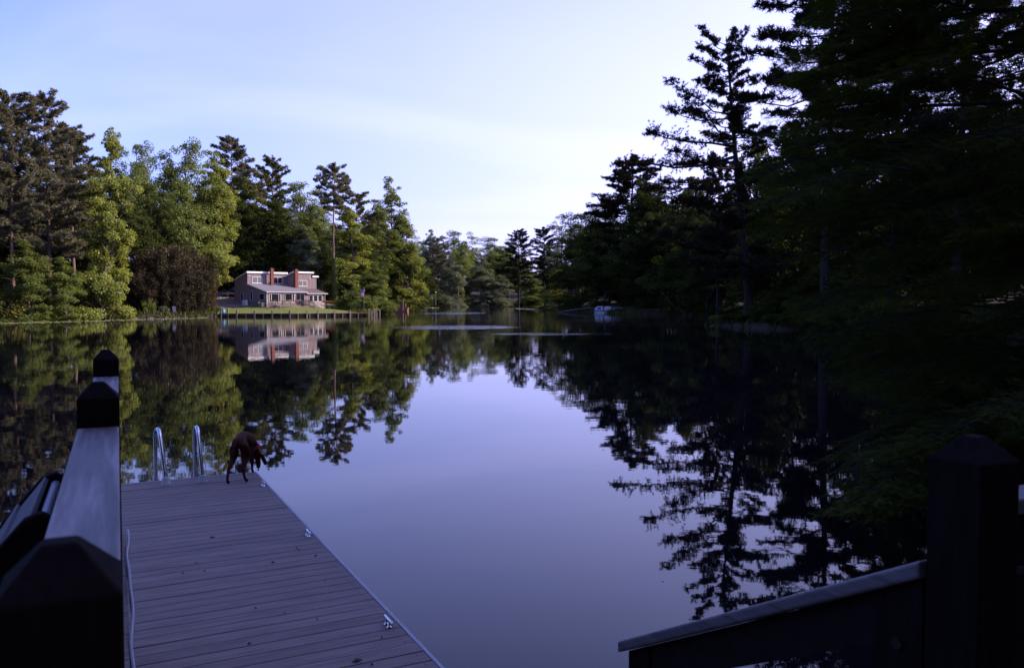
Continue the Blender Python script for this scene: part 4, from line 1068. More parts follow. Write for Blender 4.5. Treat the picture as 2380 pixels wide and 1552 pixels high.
edges = [('pelvis', 'loin'), ('loin', 'rib'), ('rib', 'chest'), ('chest', 'neckb'), ('neckb', 'neck'), ('neck', 'head'), ('head', 'stop'), ('stop', 'muzzle'), ('muzzle', 'nose'), ('pelvis', 'tail0'), ('tail0', 'tail1'), ('tail1', 'tail2'),
         ('pelvis', 'butt'), ('pelvis', 'hipL'), ('hipL', 'kneeL'), ('kneeL', 'hockL'), ('hockL', 'ankL'), ('ankL', 'footL'), ('footL', 'toeL'), ('pelvis', 'hipR'), ('hipR', 'kneeR'), ('kneeR', 'hockR'), ('hockR', 'ankR'), ('ankR', 'footR'), ('footR', 'toeR'),
         ('chest', 'shL'), ('shL', 'elL'), ('elL', 'wrL'), ('wrL', 'pasL'), ('pasL', 'pawL'), ('chest', 'shR'), ('shR', 'elR'), ('elR', 'wrR'), ('wrR', 'pasR'), ('pasR', 'pawR'),
         ('head', 'earR0'), ('earR0', 'earR1'), ('earR1', 'earR2'), ('head', 'earL0'), ('earL0', 'earL1'), ('earL1', 'earL2')]
dog = thing('dog', 'slim red-brown dog with red collar sniffing at the dock corner', 'dog', (-3.272, 9.83, DT))
link('body', skin_mesh('dog_body', nodes, edges, M['dog']), dog)
c0, c1 = Vector((-0.004, 0.585, 0.355)), Vector((0.008, 0.600, 0.315)); ax_ = (c1 - c0).normalized()
a_ = ax_.orthogonal().normalized(); b_ = ax_.cross(a_)
cb = MB(); n = 20; P = []
for k in range(n):
    d_ = a_ * math.cos(6.2832 * k / n) + b_ * math.sin(6.2832 * k / n)
    for rr, hh in ((0.052, -0.016), (0.062, -0.016), (0.062, 0.016), (0.052, 0.016)): P.append(c1 + d_ * rr * 1.05 + ax_ * hh - ax_ * 0.012)
cb.add(P, [(k * 4 + a, k * 4 + (a + 1) % 4, ((k + 1) % n) * 4 + (a + 1) % 4, ((k + 1) % n) * 4 + a) for k in range(n) for a in range(4)])
cb.build('collar', M['collar'], dog)
MB().lathe((0.037, 0.628, 0.014), [(0.004, 0.0), (0.013, 0.008), (0.012, 0.018), (0.004, 0.024)], 10).build('nose', M['dognose'], dog)

# ------------------------------------------------------------------ the lake house (own frame: +X along the front, +Y into the house)
HA = R(42)
HO = at(*((780 + 1490 * .14706) / 1.61345, (1000 + 1085 * .14706) / 1.61345), 141)
house = thing('lake_house', 'mauve-grey two-storey house with brick chimneys above the green lawn', 'house', (HO[0], HO[1], 0), R(90) - HA)
def HW(s, t, z): # house frame -> world
    return (HO[0] + math.sin(HA) * s - math.cos(HA) * t, HO[1] + math.cos(HA) * s + math.sin(HA) * t, z)
def battens(b, s0, s1, t, z0, z1, step=0.30):
    n_ = int((s1 - s0) / step)
    for i in range(n_ + 1):
        x = s0 + 0.05 + i * step
        if x < s1 - 0.03: b.b2((x - 0.022, t - 0.03, z0), (x + 0.022, t + 0.002, z1))
# lean-to front wing
b = MB().prism([(0, 0.5), (0, 3.98), (6.05, 5.35), (6.05, 0.5)], 0.0, 7.7, 'x')
for i in range(14): b.b2((0.002, -0.022, 1.1 + i * 0.2), (7.6, 0.0, 1.115 + i * 0.2))
b.build('wall', M['siding'], house)
b = MB().prism([(6.053, 0.5), (6.053, 7.42), (10.4, 6.02), (10.4, 0.5)], 0.0, 7.7, 'x'); battens(b, 0, 7.6, 6.053, 5.5, 7.40)
b.build('wall', M['siding'], house)
b = MB().prism([(3.56, 4.4), (3.56, 7.56), (10.398, 5.5), (10.398, 0.5), (6.06, 0.5), (6.06, 4.4)], 7.703, 11.45, 'x'); battens(b, 8.4, 11.45, 3.56, 4.75, 7.55)
b.build('wall', M['siding'], house)
b = MB().prism([(4.0, 0.6), (4.0, 6.88), (10.396, 5.0), (10.396, 0.6)], 11.453, 12.9, 'x'); battens(b, 11.5, 12.9, 4.0, 4.0, 6.86)
b.build('wall', M['siding'], house)
b = MB().prism([(0.02, 0.5), (0.02, 3.80), (3.557, 4.58), (3.557, 0.5)], 7.703, 11.8, 'x'); battens(b, 7.8, 11.8, 0.02, 2.25, 3.78)
b.build('wall', M['siding'], house)
MB().b2((7.72, -0.03, 0.5), (11.83, 0.018, 2.20)).build('foundation', M['foundation'], house)
# roofs with fascias
def roof(poly, s0, s1, m, fas=None):
    r_ = MB().prism(poly, s0, s1, 'x').build('roof', M[m], house)
    if fas:
        for a in fas: MB().b2(*a).build('fascia', M['white'] if a[0][2] > 5 else M['gutter'], r_)
    return r_
roof([(-0.35, 3.94), (-0.35, 4.08), (6.05, 5.53), (6.05, 5.39)], -0.12, 8.1, 'shingle', [((-0.12, -0.375, 3.95), (8.12, -0.352, 4.09))])
roof([(-0.35, 3.72), (-0.35, 3.86), (3.556, 4.74), (3.556, 4.60)], 7.9, 12.35, 'shingle_brown', [((7.9, -0.375, 3.73), (12.37, -0.352, 3.87))])
roof([(5.85, 7.52), (5.85, 7.66), (10.85, 6.12), (10.85, 5.98)], -0.15, 8.0, 'shingle', [((-0.17, 5.82, 7.38), (8.02, 5.848, 7.68))])
roof([(3.35, 7.62), (3.35, 7.78), (10.85, 5.52), (10.85, 5.36)], 7.45, 11.9, 'shingle', [((7.43, 3.32, 7.52), (11.92, 3.348, 7.80))])
roof([(3.80, 6.97), (3.80, 7.10), (10.85, 5.05), (10.85, 4.92)], 11.93, 13.25, 'shingle', [((11.92, 3.77, 6.84), (13.27, 3.798, 7.12))])
for poly, s_ in (([(5.82, 7.40), (5.82, 7.68), (10.87, 6.14), (10.87, 5.90)], -0.19), ([(-0.37, 3.90), (-0.37, 4.10), (6.05, 5.55), (6.05, 5.36)], -0.145), ([(3.32, 7.55), (3.32, 7.80), (10.87, 5.54), (10.87, 5.34)], 7.40)):
    MB().prism(poly, s_, s_ + 0.022, 'x').build('rake_board', M['frame'] if s_ < 0 else M['white'], house)
# chimneys
def chimney(s0, s1, t0, t1, z0, z1, label):
    c = MB().b2((s0, t0, z0), (s1, t1, z1 - 0.12)).build('chimney', M['brick'], house); c['label'] = label
    MB().b2((s0 - 0.05, t0 - 0.05, z1 - 0.12), (s1 + 0.05, t1 + 0.05, z1)).build('cap', M['brick'], c)
    MB().lathe(((s0 + s1) / 2, (t0 + t1) / 2, z1), [(0.12, 0), (0.10, 0.14)], 10).build('flue', M['clay'], c)
    for i in range(int((z1 - z0) / 0.24)):
        MB().b2((s0 - 0.006, t0 - 0.006, z0 + 0.1 + i * 0.24), (s1 + 0.006, t0 - 0.0005, z0 + 0.11 + i * 0.24)).build('mortar_joint', M['clay'], c)
chimney(4.0, 4.58, 4.9, 5.4, 4.7, 8.25, 'slim left chimney')
chimney(7.72, 8.36, 2.95, 3.54, 4.4, 8.12, 'right chimney against the upper front wall')
# windows: frame proud of the wall, panes recessed
def window(s0, s1, z0, z1, t, splits, m='glass', mull=0.07, rail=True):
    f = MB()
    f.b2((s0, t - 0.05, z0), (s0 + mull, t - 0.0, z1)).b2((s1 - mull, t - 0.05, z0), (s1, t, z1)).b2((s0 + mull, t - 0.05, z0), (s1 - mull, t, z0 + mull)).b2((s0 + mull, t - 0.05, z1 - mull), (s1 - mull, t, z1))
    for q in splits: f.b2((q - mull / 2, t - 0.047, z0 + mull), (q + mull / 2, t, z1 - mull))
    fr = f.build('window', M['frame'], house)
    xs_ = [s0 + mull] + [q for q in splits] + [s1 - mull]
    for i in range(len(xs_) - 1):
        a = xs_[i] + (mull / 2 if i else 0); c = xs_[i + 1] - (mull / 2 if i < len(xs_) - 2 else 0)
        MB().b2((a, t - 0.032, z0 + mull), (c, t - 0.024, z1 - mull)).build('pane', M[m], fr)
        if rail: MB().b2((a, t - 0.040, (z0 + z1) / 2 - 0.02), (c, t - 0.0325, (z0 + z1) / 2 + 0.02)).build('meeting_rail', M['greyplastic'], fr)
    MB().b2((s0 - 0.06, t - 0.09, z0 - 0.05), (s1 + 0.06, t - 0.0, z0 - 0.001)).build('sill', M['frame'], fr)
    return fr
window(0.53, 2.80, 2.25, 3.76, -0.022, [0.95, 2.38], rail=False)
window(3.21, 5.51, 2.25, 3.78, -0.022, [3.62, 5.05], rail=False)
window(8.49, 9.40, 2.37, 3.53, -0.012, []); window(9.46, 10.36, 2.37, 3.53, -0.012, []); window(10.42, 11.31, 2.37, 3.53, -0.012, [])
window(0.92, 2.95, 5.62, 6.76, 6.02, [1.94], 'curtain'); window(5.15, 6.93, 5.62, 6.80, 6.02, [6.04]); window(8.65, 10.55, 5.15, 6.22, 3.53, [9.60], 'curtain')
dr_ = MB().b2((5.88, -0.06, 1.70), (5.94, -0.0225, 3.76)).b2((7.50, -0.06, 1.70), (7.56, -0.0225, 3.76)).b2((5.94, -0.06, 3.70), (7.50, -0.0225, 3.76)).b2((6.69, -0.06, 1.70), (6.75, -0.0225, 3.70)).build('sliding_door', M['greyplastic'], house)
MB().b2((5.94, -0.045, 1.70), (6.69, -0.035, 3.70)).build('pane', M['glass'], dr_); MB().b2((6.75, -0.045, 1.70), (7.50, -0.035, 3.70)).build('pane', M['glass'], dr_)
MB().b2((6.62, -0.085, 2.6), (6.66, -0.0605, 2.85)).build('handle', M['trim'], dr_)
# side wall windows and door
def side_window(t0, t1, z0, z1, name='window'):
    f = MB()
    f.b2((-0.045, t0, z0), (-0.002, t0 + 0.07, z1)).b2((-0.045, t1 - 0.07, z0), (-0.002, t1, z1)).b2((-0.045, t0 + 0.07, z0), (-0.002, t1 - 0.07, z0 + 0.07)).b2((-0.045, t0 + 0.07, z1 - 0.07), (-0.002, t1 - 0.07, z1))
    fr = f.build(name, M['frame'], house)
    MB().b2((-0.03, t0 + 0.07, z0 + 0.07), (-0.02, t1 - 0.07, z1 - 0.07)).build('pane', M['glass'], fr)
    return fr
side_window(0.58, 2.17, 2.65, 3.80); side_window(4.35, 5.02, 2.62, 4.33)
dr_ = side_window(7.45, 8.25, 1.75, 3.95, 'side_door'); MB().lathe((-0.06, 7.6, 2.75), [(0.03, -0.03), (0.03, 0.03)], 8, axis='x').build('handle', M['trim'], dr_)
# gutters, downpipes, lamps
for s_, t_, z1 in ((0.06, -0.06, 3.9), (11.86, -0.04, 3.68)):
    MB().tube([(s_, t_ - 0.30, z1), (s_, t_ - 0.06, z1 - 0.25), (s_, t_ - 0.04, 1.1)], 0.045, 8).build('downpipe', M['white'], house)
MB().tube([(8.46, 3.50, 6.75), (8.46, 3.50, 4.80)], 0.045, 8).build('downpipe', M['white'], house)
for s_, t_, z_ in ((5.70, -0.06, 3.45), (0.30, 6.0, 6.75), (11.0, 3.50, 6.5)):
    l_ = MB().lathe((s_, t_, z_), [(0.05, 0.0), (0.09, 0.03), (0.08, 0.16), (0.03, 0.22)], 8).build('wall_lamp', M['white'], house)
MB().box((0.6, 6.0, 6.9), (0.06, 0.06, 0.06)).build('light_bracket', M['white'], house)

# the front porch deck of the house with stairs
po = MB().b2((1.0, -2.6, 1.50), (7.2, -0.03, 1.66)).build('porch', M['porchwood'], house)
for s_ in (1.1, 2.1, 3.7, 5.3, 7.1): MB().b2((s_ - 0.06, -2.58, 0.2), (s_ + 0.06, -2.46, 1.4995)).build('porch_post', M['porchwood'], po)
def railing(p0, p1, h=0.92):
    """two rails, end posts and balusters from p0 to p1 (house frame)"""
    p0, p1 = Vector(p0), Vector(p1); r_ = MB()
    up_ = Vector((0, 0, 1))
    for zo, th in ((h, 0.06), (0.12, 0.04)):
        r_.tube([p0 + up_ * zo, p1 + up_ * zo], th, 4, smooth=False)
    n_ = max(2, int((p1 - p0).length / 0.16))
    for i in range(n_ + 1):
        q_ = p0.lerp(p1, i / n_); r_.tube([q_ + up_ * 0.12, q_ + up_ * h], 0.02, 4, smooth=False)
    for q_ in (p0, p1): r_.tube([q_ - up_ * 0.02, q_ + up_ * (h + 0.05)], 0.06, 4, smooth=False)
    return r_.build('porch_railing', M['porchwood'], po)
railing((1.45, -2.52, 1.66), (5.3, -2.52, 1.66)); railing((1.05, -1.3, 1.66), (1.05, -0.1, 1.66))
railing((5.3, -2.52, 1.66), (6.35, -3.6, 0.75)); railing((6.75, -2.52, 1.66), (7.80, -3.6, 0.75)); railing((7.15, -2.4, 1.66), (7.15, -0.1, 1.66)); railing((7.2, -0.9, 1.5), (9.0, -0.9, 1.5))
railing((1.45, -2.52, 1.66), (-0.6, -2.52, 0.85)); railing((1.05, -1.3, 1.66), (-0.8, -1.3, 0.95))
for i in range(5):
    MB().box((5.95 + 0.20 * i + 0.0, -2.72 - 0.20 * i, 1.48 - 0.17 * i), (1.3, 0.27, 0.05), rz=R(0)).build('stair_tread', M['porchwood'], po)
    MB().b2((0.80 - 0.34 * i - 0.16, -2.5, 1.45 - 0.16 * i), (0.80 - 0.34 * i + 0.16, -1.32, 1.50 - 0.16 * i)).build('stair_tread', M['porchwood'], po)
MB().b2((7.22, -0.92, 1.38), (9.05, -0.04, 1.5)).build('side_porch', M['porchwood'], po)
for i, s_ in enumerate((2.6, 3.6)):
    c = thing('porch_chair', ['wooden chair on the house porch before the left window', 'wooden chair on the house porch between the windows'][i], 'chair', HW(s_, -1.2, 1.662), R(90) - HA + R(180 + 12 * i), 'porch chairs')
    MB().b2((-0.26, -0.26, 0.38), (0.26, 0.26, 0.42)).build('seat', M['porchwood'], c)
    MB().box((0, 0.28, 0.70), (0.52, 0.04, 0.62), rx=R(-12)).build('backrest', M['porchwood'], c)
    for a in (-0.22, 0.22):
        for b2_ in (-0.22, 0.22): MB().b2((a - 0.025, b2_ - 0.025, 0.0), (a + 0.025, b2_ + 0.025, 0.379)).build('leg', M['porchwood'], c)
tb = thing('porch_grill', 'reddish covered grill on the house porch before the sliding door', 'grill', HW(4.75, -1.9, 1.662), R(90) - HA)
MB().lathe((0, 0, 0.72), [(0.05, -0.16), (0.26, -0.06), (0.29, 0.04), (0.25, 0.18), (0.08, 0.27)], 14).build('bowl', M['red'], tb)
for a in (0, 2.09, 4.19): MB().tube([(0.16 * math.cos(a), 0.16 * math.sin(a), 0.62), (0.26 * math.cos(a), 0.26 * math.sin(a), 0)], 0.02, 6).build('leg', M['greyplastic'], tb)

# heat pump and bins by the side wall
ac = thing('heat_pump', 'white heat pump unit beside the shaded side wall of the house', 'heat pump', HW(-0.75, 5.7, hz(*HW(-0.75, 5.7, 0)[:2])), R(90) - HA + R(90))
MB().b2((-0.55, -0.22, 0.05), (0.55, 0.22, 0.95)).build('cabinet', M['white'], ac, bevel=0.02)
MB().lathe((-0.14, -0.225, 0.5), [(0.34, -0.02), (0.34, 0.003)], 18, axis='y').build('fan_grille', M['greyplastic'], ac)
for a in (-0.4, 0.4): MB().b2((a - 0.05, -0.2, 0), (a + 0.05, 0.2, 0.05)).build('foot', M['greyplastic'], ac)
for k, (s_, t_) in enumerate(((-0.8, 0.9), (-0.75, 0.0))):
    g = HW(s_, t_, 0)
    bn = thing('wheeled_bin', ['grey wheeled bin by the front corner of the house, left one', 'dark grey wheeled bin by the front corner of the house, right one'][k], 'bin', (g[0], g[1], hz(g[0], g[1])), R(30), 'bins by the house corner')
    MB().box((0, 0, 0.48), (0.44, 0.5, 0.86), taper=1.25).build('body', M['greyplastic'], bn)
    MB().box((0, 0.02, 0.945), (0.60, 0.68, 0.06)).build('lid', M['navy'] if k else M['greyplastic'], bn)
    for a in (-0.24, 0.24): MB().lathe((a, 0.26, 0.1), [(0.1, -0.03), (0.1, 0.03)], 12, axis='x').build('wheel', M['tyre'], bn)

# ------------------------------------------------------------------ lawn, drive, bulkhead
def sheet(name, poly, m, dz, step=1.0):
    P = np.array(poly); x0, y0 = P.min(0); x1, y1 = P.max(0)
    xs_ = np.arange(x0, x1 + step, step); ys_ = np.arange(y0, y1 + step, step)
    V, Q = grid_mesh(name, xs_, ys_, lambda x, y: height(x, y) + dz, m)
    def ins(x, y):
        c = np.zeros(x.shape, bool)
        for i in range(len(P)):
            ax, ay = P[i]; bx, by = P[(i + 1) % len(P)]
            k_ = (ay > y) != (by > y); c ^= k_ & (x < ax + (y - ay) * (bx - ax) / ((by - ay) or 1e-9))
        return c
    cen = V[Q].mean(1); Q = Q[ins(cen[:, 0], cen[:, 1])]
    return tag(link(name, fast_mesh(name, V, Q, M[m] if isinstance(m, str) else m, True)), kind='structure')
sheet('lawn', [(-47.2, 131.6), (-35.2, 132.1), (-24.7, 138.4), (-25.5, 147), (-31, 152), (-36, 152), (-44, 143), (-49, 140)], 'lawn', 0.07, 0.5)
sheet('driveway', [(-49.5, 140.5), (-44, 143.5), (-49.5, 150), (-50, 168), (-60, 168), (-62, 155), (-56, 146)], 'gravel', 0.06, 1.0)
bw = thing('bulkhead', 'timber bulkhead with tall posts holding the lawn above the water', 'retaining wall', (0, 0, 0))
B0, B1, B2 = np.array([-46.6, 131.35]), np.array([-35.2, 131.75]), np.array([-24.4, 138.1])
for a, c in ((B0, B1), (B1, B2)):
    d_ = c - a; Ln = np.linalg.norm(d_); an_ = math.atan2(d_[1], d_[0]); mid = (a + c) / 2
    for zz_ in (-0.55, -0.15, 0.12, 0.36):
        MB().box((mid[0], mid[1], zz_ + 0.0), (Ln, 0.08, 0.23 if zz_ > -0.2 else 0.5), rz=an_).build('wall_board', M['dark_wood'], bw)
    nrm = np.array([-d_[1], d_[0]]) / Ln
    cpos = mid + nrm * 0.02
    MB().box((cpos[0], cpos[1], 0.50), (Ln, 0.22, 0.05), rz=an_).build('cap_board', M['porchwood'], bw)
def bh_at(px):
    """point on the bulkhead front seen in column px"""
    sl__ = (px - PX) / 1921.0
    for a, c in ((B0, B1), (B1, B2)):
        d_ = c - a; den = d_[0] - sl__ * d_[1]
        f = (sl__ * a[1] - a[0]) / den
        if -0.03 <= f <= 1.03: return a + d_ * f, math.atan2(d_[1], d_[0])
    return B2, 0.5
def c7(x): return (780 + x * .14706) / 1.61345
def c8(x): return (1090 + x * .14706) / 1.61345
tall = MB().b2((-0.11, -0.16, -1.4), (0.11, 0.02, 0.98)).mesh('bulkhead_post', M['porchwood'])
short = MB().b2((-0.06, -0.13, -1.4), (0.06, -0.01, 0.47)).mesh('bulkhead_stub', M['porchwood'])
for x in [c7(340), c7(738), c7(1190), c7(1640), c7(2088), c8(415), c8(695), c8(1115), c8(1515)]:
    p_, a_ = bh_at(x); o = link('post', tall, bw); o.location = (p_[0] + 0.02, p_[1] - 0.08, 0); o.rotation_euler = (0, 0, a_)
for x in [c7(520), c7(970), c7(1410), c7(1868), c8(190), c8(488), c8(910), c8(1325), c8(1720)]:
    p_, a_ = bh_at(x); o = link('stub_post', short, bw); o.location = (p_[0], p_[1] - 0.06, 0); o.rotation_euler = (0, 0, a_)
# small pier at its right end
pr = thing('small_pier', 'short wooden pier with tall posts at the right end of the bulkhead', 'pier', (-24.3, 138.3, 0), R(28))
for i in range(12): MB().b2((0.16 * i, -1.0, 0.50), (0.16 * i + 0.15, 0.9, 0.54)).build('plank', M['porchwood'], pr)
for x_, y_, h_ in ((0.0, -1.1, 1.25), (0.95, -1.1, 1.3), (1.9, -1.1, 1.2), (1.9, 0.95, 1.2), (0.5, -1.1, 0.5), (1.4, -1.1, 0.5)):
    MB().b2((x_ - 0.09, y_ - 0.09, -1.4), (x_ + 0.09, y_ + 0.09, h_)).build('post', M['porchwood'], pr)
MB().b2((0, -0.98, 0.38), (1.9, -0.9, 0.498)).build('beam', M['dark_wood'], pr)
# blue bin and lone post at the bulkhead's left end
p_, a_ = bh_at(c7(362))
bb = thing('blue_barrel', 'blue barrel behind the left end of the bulkhead', 'barrel', (p_[0], p_[1] + 0.55, 0.45))
MB().lathe((0, 0, 0.0), [(0.24, 0), (0.26, 0.05), (0.26, 0.28), (0.275, 0.30), (0.26, 0.32), (0.26, 0.62), (0.24, 0.66)], 16).build('body', M['blue'], bb)
MB().lathe((0, 0, 0.661), [(0.26, 0), (0.26, 0.04), (0.2, 0.06)], 16).build('lid', M['blue'], bb)
p_, a_ = bh_at(c7(415)); o = link('mooring_post', tall); o.location = (p_[0], p_[1] + 1.6, 0.35); tag(o, 'lone wooden post standing behind the blue barrel', 'post')

# ------------------------------------------------------------------ flag
g = np.array([-24.87, 139.0]); zf = hz(*g)
fp = thing('flagpole', 'dark flagpole with an American flag near the right end of the lawn', 'flagpole', (g[0], g[1], zf))
MB().tube([(0, 0, -0.3), (0, 0, 4.62 - zf)], [0.035, 0.028], 8).build('pole', M['greyplastic'], fp)
MB().lathe((0, 0, 4.62 - zf), [(0.05, 0), (0.06, 0.05), (0.03, 0.1)], 8).build('finial', M['trim'], fp)
fm, t, p = newmat('flag_cloth')
p.inputs['Roughness'].default_value = 0.7
uvn = t.nodes.new('ShaderNodeUVMap'); sx = t.nodes.new('ShaderNodeSeparateXYZ'); t.links.new(uvn.outputs[0], sx.inputs[0])
strp = nmath('MODULO', nmath('FLOOR', nmath('MULTIPLY', sx.outputs[1], 12.999)), 2.0)
mxs = t.nodes.new('ShaderNodeMix'); mxs.data_type = 'RGBA'; t.links.new(strp, mxs.inputs[0])
mxs.inputs[6].default_value = (0.45, 0.02, 0.035, 1); mxs.inputs[7].default_value = (0.75, 0.72, 0.74, 1)
cant = nmath('MULTIPLY', nmath('LESS_THAN', sx.outputs[0], 0.42), nmath('GREATER_THAN', sx.outputs[1], 6 / 13.0))
su = nmath('SUBTRACT', nmath('FRACT', nmath('MULTIPLY', sx.outputs[0], 6 / 0.42)), 0.5); sv = nmath('SUBTRACT', nmath('FRACT', nmath('MULTIPLY', sx.outputs[1], 5 * 13 / 7.0)), 0.5)
star = nmath('LESS_THAN', nmath('ADD', nmath('MULTIPLY', su, su), nmath('MULTIPLY', sv, sv)), 0.07)
mxc = t.nodes.new('ShaderNodeMix'); mxc.data_type = 'RGBA'; t.links.new(star, mxc.inputs[0])
mxc.inputs[6].default_value = (0.03, 0.04, 0.15, 1); mxc.inputs[7].default_value = (0.75, 0.75, 0.75, 1)
mxf = t.nodes.new('ShaderNodeMix'); mxf.data_type = 'RGBA'; t.links.new(cant, mxf.inputs[0]); t.links.new(mxs.outputs[2], mxf.inputs[6]); t.links.new(mxc.outputs[2], mxf.inputs[7])
t.links.new(mxf.outputs[2], p.inputs['Base Color'])
def flag(parent, ht, wd, ztop, droop, th=0.012):
    """hangs from the pole on a slanting staff: canton up, fly end drooping"""
    nu, nv = 16, 10; V = []; UV = []
    for side in (0, 1):
        for i in range(nu + 1):
            for j in range(nv + 1):
                a, c = i / nu, j / nv
                # hoist along the pole's top, fly hanging down to the lower left
                x = -0.30 * wd * a + (1 - c) * -0.0 + 0.42 * wd * (1 - c) * 1.0 - 0.25 * wd
                z = ztop - wd * a * droop - ht * (1 - c) * 0.12 + (-0.06 * math.sin(a * 3))
                y = 0.10 * math.sin(a * 5 + c * 3) * a - 0.03 - side * th
                V.append((x, y, z)); UV.append((a, c))
    Q = []; n_ = (nu + 1) * (nv + 1)
    for s_ in (0, 1):
        for i in range(nu):
            for j in range(nv):
                k_ = s_ * n_ + i * (nv + 1) + j; f = (k_, k_ + nv + 1, k_ + nv + 2, k_ + 1); Q.append(f if s_ else f[::-1])
    edge = [i * (nv + 1) for i in range(nu + 1)] + [nu * (nv + 1) + j for j in range(1, nv + 1)] + [i * (nv + 1) + nv for i in range(nu - 1, -1, -1)] + [j for j in range(nv - 1, 0, -1)]
    for a, c in zip(edge, edge[1:] + edge[:1]): Q.append((a, c, c + n_, a + n_))
    me = fast_mesh('flag', np.array(V), np.array(Q), fm, True)
    ul = me.uv_layers.new(name='UVMap')
    for lp in me.loops: ul.data[lp.index].uv = UV[lp.vertex_index]
    return link('flag', me, parent)
flag(fp, 1.0, 1.35, 4.5 - zf, 0.95)

# ------------------------------------------------------------------ kayak rack
g = np.array([-32.45, 147.0]); zr = hz(*g)
kr = thing('kayak_rack', 'wooden rack holding kayaks at the right end of the house', 'rack', (g[0], g[1], zr), R(8))
for x_ in (-0.55, 0.45):
    MB().b2((x_ - 0.06, -0.06, -0.3), (x_ + 0.06, 0.06, 1.5)).build('upright', M['dark_wood'], kr)
    for z_ in (0.52, 1.08): MB().b2((x_ - 0.05, -0.55, z_), (x_ + 0.05, 0.55, z_ + 0.07)).build('arm', M['dark_wood'], kr)
def hull(Ln, W, D, cols, name, label, cat, loc, rz, grp=None, rx=0.0, open_top=True):
    o = thing(name, label, cat, loc, rz, grp); o.rotation_euler = (rx, 0, rz)
    n_ = 14; k_ = 8; P = []; fs = []
    for i in range(n_ + 1):
        f = i / n_ * 2 - 1; wv = W / 2 * math.sqrt(max(0.0, 1 - abs(f) ** 2.4)) + 0.012; sheer = 0.14 * abs(f) ** 2.6; dv = D * (1 - 0.5 * abs(f) ** 3)
        for j in range(k_ + 1):
            a = math.pi * j / k_
            P.append((f * Ln / 2, -wv * math.cos(a), sheer - dv * math.sin(a) + D))
    for i in range(n_):
        for j in range(k_): fs.append((i * (k_ + 1) + j, i * (k_ + 1) + j + 1, (i + 1) * (k_ + 1) + j + 1, (i + 1) * (k_ + 1) + j))
    MB().add(P, fs, 0, True).build('hull', M[cols[0]], o)
    P2 = []
    for i in range(n_ + 1):
        f = i / n_ * 2 - 1; wv = W / 2 * math.sqrt(max(0.0, 1 - abs(f) ** 2.4)) + 0.012; sheer = 0.14 * abs(f) ** 2.6
        P2 += [(f * Ln / 2, -wv, sheer + D), (f * Ln / 2, 0, sheer + D + 0.06 * (1 - abs(f))), (f * Ln / 2, wv, sheer + D)]
    MB().add(P2, [(i * 3 + a, i * 3 + a + 1, i * 3 + a + 4, i * 3 + a + 3) for i in range(n_) for a in (0, 1)], 0, True).build('top_deck', M[cols[1]], o)
    MB().lathe((0, 0, D + 0.05), [(W * 0.30, 0), (W * 0.32, 0.03), (W * 0.26, 0.035)], 14).build('cockpit', M['tyre'], o)
    return o
hull(3.1, 0.70, 0.30, ('orange', 'orange'), 'kayak', 'orange kayak lying on top of the rack beside the house', 'kayak', (g[0] + 0.05, g[1], zr + 1.155), R(8), 'kayaks on the rack')
hull(2.9, 0.66, 0.28, ('boatwhite', 'red'), 'kayak', 'white and red kayak on the lower rack arm, left one', 'kayak', (g[0] - 0.62, g[1] - 0.05, zr + 0.595), R(62), 'kayaks on the rack')
hull(2.9, 0.66, 0.28, ('boatwhite', 'red'), 'kayak', 'white and red kayak on the lower rack arm, right one', 'kayak', (g[0] + 0.50, g[1] - 0.05, zr + 0.595), R(62), 'kayaks on the rack')

# ------------------------------------------------------------------ pickup truck on the drive
tz = hz(-52.6, 158)
tk = thing('pickup_truck', 'dark blue pickup truck with tan trim parked left behind the house', 'truck', (-53.75, 154.5, 3.28), 0)
MB().prism([(0.05, 0.62), (0.0, 0.80), (0.06, 1.16), (1.35, 1.24), (1.40, 1.26), (5.55, 1.22), (5.6, 0.62)], -0.95, 0.95, 'y').build('body', M['navy'], tk, bevel=0.05)
cbn = MB().prism([(1.30, 1.255), (1.95, 1.82), (2.25, 1.88), (3.45, 1.86), (3.75, 1.255)], -0.84, 0.84, 'y').build('cab', M['navy'], tk, bevel=0.05)
MB().prism([(1.62, 1.32), (2.05, 1.76), (2.55, 1.80), (2.55, 1.32)], -0.862, -0.842, 'y').build('side_window', M['curtain'], cbn)
MB().prism([(2.62, 1.32), (2.62, 1.80), (3.38, 1.78), (3.58, 1.32)], -0.862, -0.842, 'y').build('side_window', M['curtain'], cbn)
MB().b2((0.02, -0.972, 0.45), (5.58, -0.952, 0.78)).b2((-0.08, -0.94, 0.42), (0.015, 0.94, 0.76)).build('lower_trim', M['tan'], tk)
for x_ in (1.0, 4.5):
    wh = MB().lathe((x_, -0.84, 0.40), [(0.40, -0.13), (0.42, 0.0), (0.40, 0.13)], 20, axis='y').build('wheel', M['tyre'], tk); MB().lathe((x_, -0.975, 0.40), [(0.24, -0.004), (0.22, 0.006)], 16, axis='y').build('rim', M['trim'], wh)
    wh = MB().lathe((x_, 0.84, 0.40), [(0.40, -0.13), (0.42, 0.0), (0.40, 0.13)], 20, axis='y').build('wheel', M['tyre'], tk)
    P = []
    for k in range(13):
        a = math.pi * k / 12
        for rr in (0.47, 0.55): P += [(x_ - rr * math.cos(a), -0.985, 0.42 + rr * math.sin(a)), (x_ - rr * math.cos(a), -0.953, 0.42 + rr * math.sin(a))]
    MB().add(P, [f for k in range(12) for f in ((k * 4, k * 4 + 4, k * 4 + 6, k * 4 + 2), (k * 4 + 2, k * 4 + 6, k * 4 + 7, k * 4 + 3), (k * 4, k * 4 + 1, k * 4 + 5, k * 4 + 4))]).build('wheel_arch', M['tan'], tk)
for y_ in (-0.72, 0.72): MB().box((0.02, y_, 0.98), (0.06, 0.36, 0.22)).build('headlight', M['boatwhite'], tk)
